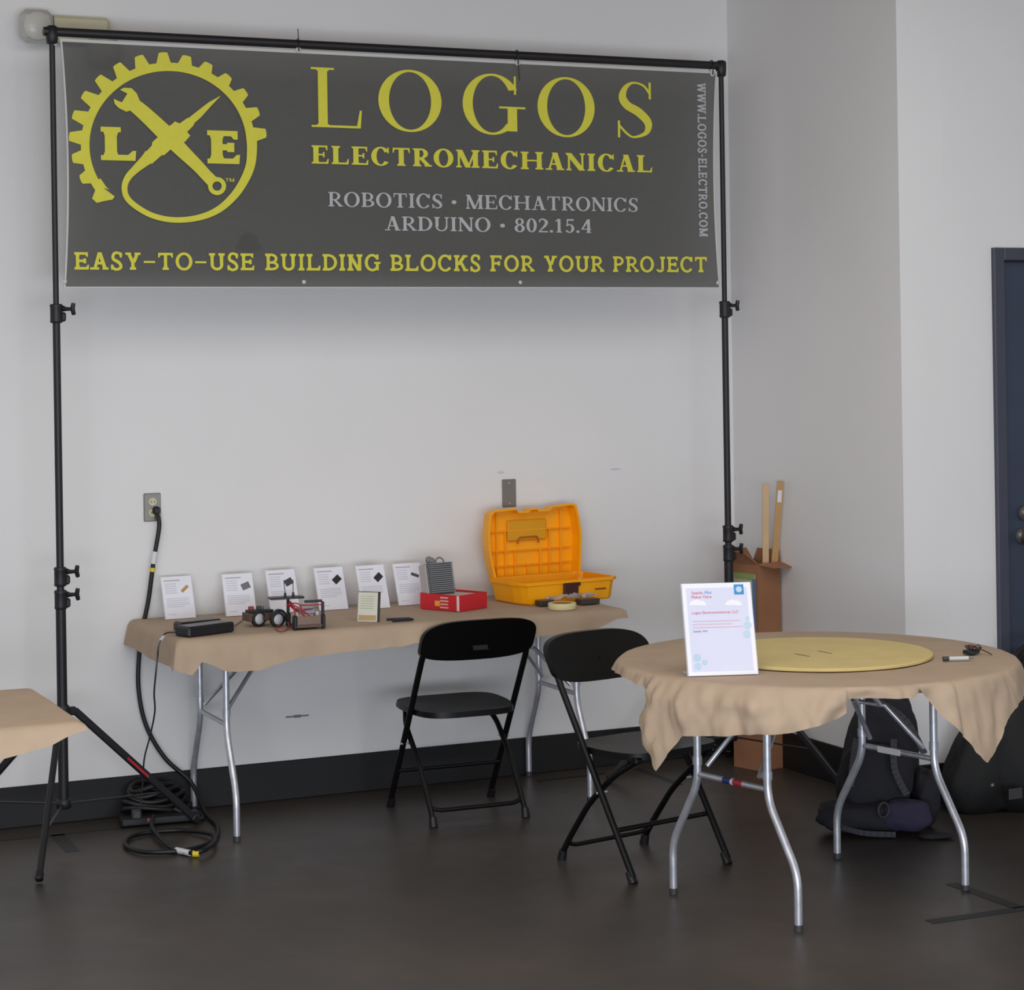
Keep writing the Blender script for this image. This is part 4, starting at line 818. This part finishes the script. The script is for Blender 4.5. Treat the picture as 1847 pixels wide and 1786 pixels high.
for k in range(4): _MB().box(loc(-.001, .075, .012 + k * .0125), (.002, .042 - .004 * (k % 2), .0055), rot=M_).build('print_bar', simple('bar_pale', 'd9b0a0', .6), rbx)
_MB().box(loc(-.001, .11, .026), (.002, .025, .02), rot=M_).build('yellow_print', simple('print_orange', 'e6a03a', .6), rbx)
q0 = loc(la * .36, lb_ * .66, hx_ - .006)
rk = thing('grey_rack', q0, 'grey finned plastic rack standing upright in the red box', 'rack')
tilt_ = Matrix.Rotation(R(-12), 3, 'X'); Rz = Matrix.Rotation(R(8), 3, 'Z'); MR = Rz @ tilt_
def rl(x, y, z): return q0 + MR @ Vector((x, y, z))
_MB().box(rl(0, .02, .062), (.112, .03, .124), rot=MR, bev=.003).build('rack_body', simple('rack_grey', '6d6f72', .5), rk)
for k in range(15): _MB().box(rl(0, 0, .008 + k * .008), (.108, .014, .0042), rot=MR).build('fin', simple('fin_grey', '7b7d80', .45), rk)
_MB().box(rl(-.062, .03, .06), (.005, .05, .12), rot=MR).build('side_panel', simple('side_pale', 'b5aead', .6), rk)
lp = [rl(.012 + .019 * math.cos(a), .02, .122 + .022 * math.sin(a)) for a in [math.pi * i / 10 for i in range(11)]]; _MB().tube(lp, .0035, n=8).build('carry_loop', GREYM, rk)
_MB().box(rl(-.03, .02, .135), (.036, .022, .026), rot=MR @ Matrix.Rotation(R(25), 3, 'Y'), bev=.006).build('clip', GREYM, rk)
# orange toolbox
TA = R(7); T0 = Vector((3.361, -.437, ZS)); tx = Vector((math.cos(TA), math.sin(TA), 0)); ty = Vector((-tx.y, tx.x, 0)); TW, TD, TZ = .437, .27, .088
tb = thing('toolbox', T0 + tx * TW / 2 + ty * TD / 2, 'open orange plastic toolbox with lid raised on the long table', 'toolbox')
def tl(x, y, z): return T0 + tx * x + ty * y + UP * z
foot = [(.02, 0), (TW - .03, 0), (TW - .006, .015), (TW, .05), (TW, TD - .03), (TW - .03, TD), (.03, TD), (0, TD - .03), (-.004, .08), (.006, .035)]
def ring_(sc, z): 
    c_ = (TW / 2, TD / 2); return [tl(c_[0] + (x - c_[0]) * sc, c_[1] + (y - c_[1]) * sc, z) for x, y in foot]
mb = _MB(); nF = len(foot); levels = [(.93, 0), (.955, .006), (1.0, TZ - .014), (1.045, TZ - .012), (1.05, TZ), (.985, TZ), (.93, .012)]
vs = []; 
for sc, z in levels: vs += ring_(sc, z)
fs = [(q * nF + k, q * nF + (k + 1) % nF, (q + 1) * nF + (k + 1) % nF, (q + 1) * nF + k) for q in range(len(levels) - 1) for k in range(nF)]
fs += [tuple(range(nF))[::-1], tuple(range((len(levels) - 1) * nF, len(levels) * nF))]
mb.add(vs, fs); mb.box(tl(.20, .0, .045), (.003, .006, .07), rz=TA); mb.build('base', ORANGE, tb)
la_ = _MB(); la_.box(tl(.215, -.006, TZ * .62), (.068, .014, .046), rz=TA, bev=.004); la_.box(tl(.25, -.006, TZ * .8), (.02, .012, .014), rz=TA, bev=.003); la_.build('latch', BROWN, tb, label='dark brown latch')
_MB().box(tl(.36, .0005, TZ * .5), (.05, .004, .005), rz=TA).build('moulded_mark', simple('mould_dark', '7a3c08', .5), tb)
_MB().box(tl(.15, -.004, TZ - .004), (.035, .003, .004), rz=TA).build('rim_scuff', PALEG, tb)
# lid: outline read from its face, tray open to the front
LX = TW / 2 - .012; YL = TD - .008; sc_ = .00078
out = [(-.205, 0), (-.19, .0), (.19, 0), (.215, .02), (.212, .12), (.218, .2), (.206, .27), (.196, .306), (.18, .312), (.09, .308), (.072, .292), (.02, .292), (.015, .300), (-.022, .300), (-.028, .290), (-.075, .290), (-.085, .304), (-.19, .300), (-.206, .285), (-.216, .21), (-.222, .14), (-.214, .07)]
out = [(-.18, 0), (.185, 0), (.208, .03), (.213, .12), (.216, .18), (.206, .25), (.194, .298), (.18, .306), (.088, .302), (.07, .288), (.018, .288), (.014, .296), (-.022, .296), (-.028, .286), (-.078, .286), (-.088, .300), (-.188, .296), (-.204, .282), (-.214, .21), (-.212, .14), (-.198, .07)]
zb = TZ * .62; lid = _MB(); n_ = len(out)
def lp_(p, y, s_=1.): return tl(LX + .006 + p[0] * s_ * 1.04, YL + y, zb + .15 + (p[1] * 1.03 - .15) * s_)
vs = [lp_(p, -.012) for p in out] + [lp_(p, .045, .97) for p in out] + [lp_(p, .038, .93) for p in out] + [lp_(p, -.012, .955) for p in out]
fs = [tuple(range(n_, 2 * n_))] + [(k, (k + 1) % n_, n_ + (k + 1) % n_, n_ + k) for k in range(n_)] + [(3 * n_ + k, 3 * n_ + (k + 1) % n_, (k + 1) % n_, k) for k in range(n_)] + [(2 * n_ + k, 2 * n_ + (k + 1) % n_, 3 * n_ + (k + 1) % n_, 3 * n_ + k) for k in range(n_)] + [tuple(range(2 * n_, 3 * n_))[::-1]]
lid.add(vs, fs); lido = lid.build('lid', ORANGE, tb)
def rib(x0_, z0_, x1_, z1_, name='rib', m=ORANGE, th=.010, dp=.014):
    a, b = tl(LX + x0_, YL + .032, zb + z0_), tl(LX + x1_, YL + .032, zb + z1_)
    mb = _MB(); dd = (b - a); mb.bar(a, b, dp * 1.6, th * .35, upv=(UP if abs(dd.z) < dd.length * .5 else tx)); mb.build(name, m, lido)
for z in (.075, .135, .215): rib(-.20, z, .20, z)
for x, z0_, z1_ in ((-.155, .02, .29), (-.115, .02, .215), (-.07, .02, .135), (.05, .02, .135), (.095, .02, .215), (.15, .02, .29), (-.01, .02, .075)): rib(x, z0_, x, z1_)
hp = _MB(); hp.box(tl(LX - .01, YL + .028, zb + .215), (.185, .012, .085), rz=TA, bev=.005); ho = hp.build('handle_recess', simple('orange_tint', 'd99a10', .45), lido)  # recess in a duller yellowish orange, tinted for translucency
_MB().tube(bend([tl(LX - .06, YL + .02, zb + .16), tl(LX - .055, YL + .016, zb + .187), tl(LX + .035, YL + .016, zb + .187), tl(LX + .04, YL + .02, zb + .16)], .012, 4), .0035, n=8).build('handle', simple('orange_dark', 'a86306', .5), lido)
# masking tape roll, packet
tp_ = onz(1014, 1098.5, ZS); tr_ = thing('tape_roll', tp_, 'cream roll of masking tape lying flat on the long table', 'tape roll')
_MB().lathe(tp_, [(.038, 0), (.053, 0), (.054, .001), (.054, .023), (.053, .024), (.038, .024), (.038, 0)], n=40).build('tape_ring', TAPE, tr_)
_MB().lathe(tp_, [(.0365, .001), (.038, .001), (.038, .0235), (.0365, .0235), (.0365, .001)], n=40).build('cardboard_core', CARD, tr_)
pk = thing('plastic_packet', onz(1025, 1090, ZS), 'crumpled clear plastic packet with dark strips behind the tape roll', 'packet')
for u, v, l_ in ((982, 1093, .06), (1060, 1090, .085)): _MB().box(onz(u, v, ZS) + Vector((0, 0, .012)), (l_, .05, .022), rz=R(5), bev=.003).build('dark_strip', simple('strip_brown', '3c332d', .4), pk)
pc = onz(1022, 1087, ZS)
_MB().grid(lambda i, j: pc + Vector(((i - .5) * .24, (j - .5) * .10, .022 + .018 * nz(i * 9, j * 7, 1.3) + .008 * nz(i * 25, j * 18) + .008 * math.sin(i * 3.14))), 30, 14).build('film', mat('plastic_film', 'd9dde2', .12, alpha=.5), pk)

# ------------------------------------------------------------------ cardboard box with boards, right corner
K = Vector((4.430, -.420, 0)); e1 = Vector((math.cos(R(15)), math.sin(R(15)), 0)); e2 = Vector((-e1.y, e1.x, 0))
w1, w2, BZ = .132, .155, .855
cbx = thing('cardboard_box', K + e1 * w1 / 2 + e2 * w2 / 2, 'tall narrow cardboard box with open flaps in the corner', 'box')
Mb = Matrix((e1, e2, UP)).transposed()
def kb(x, y, z): return K + e1 * x + e2 * y + UP * z
for nm, c_, dm in (('box_wall', (w1 / 2, .002, BZ / 2), (w1, .004, BZ)), ('box_wall', (w1 / 2, w2 - .002, BZ / 2), (w1, .004, BZ)), ('box_wall', (.002, w2 / 2, BZ / 2), (.004, w2 - .008, BZ)), ('box_wall', (w1 - .002, w2 / 2, BZ / 2), (.004, w2 - .008, BZ)), ('box_floor', (w1 / 2, w2 / 2, .003), (w1 - .008, w2 - .008, .004))):
    _MB().box(kb(*c_), dm, rot=Mb).build(nm, CARD, cbx)
def flap(a, b, c_, d_, name='flap'):
    n_ = (b - a).cross(d_ - a).normalized() * .004; _MB().add([a, b, c_, d_, a + n_, b + n_, c_ + n_, d_ + n_], [(0, 1, 2, 3), (7, 6, 5, 4), (0, 4, 5, 1), (1, 5, 6, 2), (2, 6, 7, 3), (3, 7, 4, 0)]).build(name, CARD, cbx)
flap(kb(0, 0, BZ), kb(w1, 0, BZ), kb(w1 + .02, -.075, BZ - .03 + .015), kb(.015, -.075, BZ - .03 + .02))
flap(kb(w1, 0, BZ), kb(w1, w2, BZ), kb(w1 + .004, w2 - .02, BZ + .05), kb(w1 + .004, .01, BZ + .05))
flap(kb(0, w2, BZ), kb(0, 0, BZ), kb(-.045, .02, BZ + .045), kb(-.045, w2 - .01, BZ + .055))
flap(kb(w1, w2, BZ), kb(0, w2, BZ), kb(.01, w2 + .03, BZ + .05), kb(w1 - .01, w2 + .03, BZ + .05))
pr_ = _MB(); pr_.box(kb(-.001, w2 * .5, .70), (.002, w2 * .80, .22), rot=Mb); pro = pr_.build('printed_panel', simple('panel_print', 'b3ad9d', .6, var=.25), cbx)
_MB().box(kb(-.0022, w2 * .5, .80), (.0014, w2 * .74, .025), rot=Mb).build('green_print', simple('print_green', '8aa05c', .6), pro)
_MB().box(kb(-.0022, .022, .69), (.0014, .018, .2), rot=Mb).build('blue_print', simple('print_bluegrey', '5d7ca8', .6), pro)
_MB().box(kb(-.0022, w2 * .62, .73), (.0014, .05, .07), rot=Mb).build('pale_print', simple('print_pale', 'b9bfae', .6), pro)
_MB().box(kb(-.0022, w2 * .55, .655), (.0014, .06, .035), rot=Mb).build('white_print', WHITE, pro)
_MB().box(kb(-.0022, w2 * .5, .5), (.0014, .05, .15), rot=Mb).build('lower_print', PALEG, cbx)
def onx(u, v, x): d = ray(u, v); return CAM + d * ((x - CAM.x) / d.x)
def board(xp, bot_uv, top_uv, wd_, th, label, lab=False):
    b0, b = onx(bot_uv[0], bot_uv[1], xp), onx(top_uv[0], top_uv[1], xp); x_ = (b - b0).normalized(); a = b0 - x_ * (b0.z - .3) / x_.z
    t = thing('wooden_board', a, label, 'board', group='boards standing in the cardboard box')
    y_ = (RGT - x_ * RGT.dot(x_)).normalized(); z_ = x_.cross(y_); Mx = Matrix((y_, z_, x_)).transposed(); L_ = (b - a).length
    _MB().box((a + b) / 2, (wd_, th, L_), rot=Mx, bev=.001).build('plank', WOODM if not lab else simple('wood_tan', 'b8905f', .6), t)
    if lab: _MB().box(a.lerp(b, .93) + z_ * -(th * .5 + .0008) * (1 if z_.dot(FWD) > 0 else -1), (.017, .001, .05), rot=Mx).build('paper_label', WHITE, t, label='small white paper label')
board(4.505, (1381, 1003), (1381, 874), .026, .012, 'pale upright board, the left one in the cardboard box')
board(4.541, (1398, 1003), (1408, 868), .028, .008, 'tan upright board with a white label, leaning right in the box', True)
ws = thing('white_strip', (4.345, -.2, .0), 'narrow white strip standing between the stand pole and the box', 'strip')
a = ony(1325, 1388, -.33); _MB().box((ony(1327, 1050, -.2).x, -.2, .42), (.022, .006, .84), bev=.001).build('strip_body', WHITE, ws)

# ------------------------------------------------------------------ bags
def blob(t, name, m, c_, dim, rz=0, seed=0, amp=.06, e_=3., lean=(0, 0), nu=40, nv=22, taper=0):
    c_ = Vector(c_); Mz = Matrix.Rotation(rz, 3, 'Z')
    def P(i, j):
        a = 2 * math.pi * i; b = math.pi * (j - .5); cb_2, sb = math.cos(b), math.sin(b)
        f_ = lambda v_: math.copysign(abs(v_) ** (2 / e_), v_)
        p = Vector((f_(math.cos(a)) * f_(cb_2), f_(math.sin(a)) * f_(cb_2), f_(sb)))
        k = 1 + amp * nz(p.x * 2 + seed, p.y * 2, p.z * 2) * 2 + amp * .5 * nz(p.x * 6 + seed, p.y * 6, p.z * 6)
        h = (p.z + 1) / 2; q = Vector((p.x * dim[0] / 2 * (1 - taper * h), p.y * dim[1] / 2 * (1 - taper * h), p.z * dim[2] / 2)) * k
        q.z = max(q.z, -dim[2] / 2)
        return c_ + Mz @ (q + Vector((lean[0] * h, lean[1] * h, 0)))
    mb = _MB(); mb.grid(P, nu, nv); return mb.build(name, m, t)
bk_ = thing('backpack', (4.27, -1.5, 0), 'dark navy backpack with a purple pocket on the floor behind the round table', 'backpack')
ba = R(-24)
def bp_(x, y, z): return Vector((4.27, -1.5, 0)) + Matrix.Rotation(ba, 3, 'Z') @ Vector((x, y, z))
blob(bk_, 'main_body', NAVY, bp_(-.01, .05, .235), (.34, .22, .47), ba, 3, .06, 3.0, (.07, .06), taper=.36)
blob(bk_, 'front_pocket', NAVY, bp_(-.02, -.07, .19), (.25, .12, .24), ba, 7, .06, 3.0, (.01, .03))
blob(bk_, 'lower_pocket', NAVY, bp_(-.05, -.08, .06), (.36, .15, .12), ba, 5, .07, 2.8)
blob(bk_, 'purple_pocket', PURPLE, bp_(.075, -.15, .075), (.17, .07, .11), ba + R(-8), 2, .05, 2.8)
blob(bk_, 'side_pocket', NAVY, bp_(.17, .0, .11), (.10, .16, .2), ba, 9, .07, 2.8)
for k, pp in enumerate((((.04, -.12, .34), (.035, -.155, .24), (.075, -.165, .15)), ((-.09, -.1, .34), (-.11, -.14, .26), (-.12, -.15, .18)), ((.0, -.02, .46), (.09, -.07, .40), (.155, -.09, .28)))):
    P_ = smooth([bp_(*q) for q in pp], 6); mb = _MB()
    for a, b in zip(P_, P_[1:]): mb.bar(a, b, .024, .005, upv=(-FWD))
    mb.build('strap', STRAPG, bk_)
mb = _MB(); P_ = smooth([bp_(-.16, -.14, .035), bp_(-.08, -.175, .02), bp_(.03, -.185, .015)], 5)
for a, b in zip(P_, P_[1:]): mb.bar(a, b, .02, .006, upv=(-FWD))
mb.build('waist_strap', STRAPG, bk_)
c_ = bp_(-.01, -.175, .10); _MB().tube([c_ + Vector((.022 * math.cos(q), 0, .026 * math.sin(q))) for q in [2 * math.pi * i / 16 for i in range(16)]], .005, n=8, closed=True).build('mesh_ring', STRAPG, bk_)
_MB().tube(smooth([bp_(-.04, .09, .47), bp_(0, .09, .50), bp_(.04, .09, .47)], 5), .008, n=8).build('grab_loop', STRAPG, bk_)
blob(bk_, 'loose_strap_end', NAVY, bp_(.17, -.2, .012), (.12, .05, .022), ba, 1, .1, 2.5)
bg = thing('black_bag', (5.0, -1.46, 0), 'large black bag standing against the wall under the blue door', 'bag')
blob(bg, 'bag_body', BAGM, (5.02, -1.50, .28), (.62, .36, .56), R(-16), 6, .04, 3.4, (.05, .06), taper=.1, nu=50, nv=28)
blob(bg, 'side_pouch', BAGM, (4.76, -1.45, .19), (.40, .22, .38), R(-14), 8, .05, 2.8, (.08, 0), taper=.4)
_MB().lathe(ony(1790, 1417, -1.66), [(.001, 0), (.01, .002), (.001, .004)], n=12, rot=rx).build('snap_button', BRASS, bg)
_MB().box(ony(1832, 1432, -1.66), (.06, .004, .04), bev=.002).build('dark_patch', DKGREY, bg)
_MB().tube(smooth([(4.85, -1.5, .54), (4.95, -1.5, .61), (5.08, -1.52, .60), (5.16, -1.53, .55)], 6), .012, n=8).build('carry_handle', BAGM, bg)
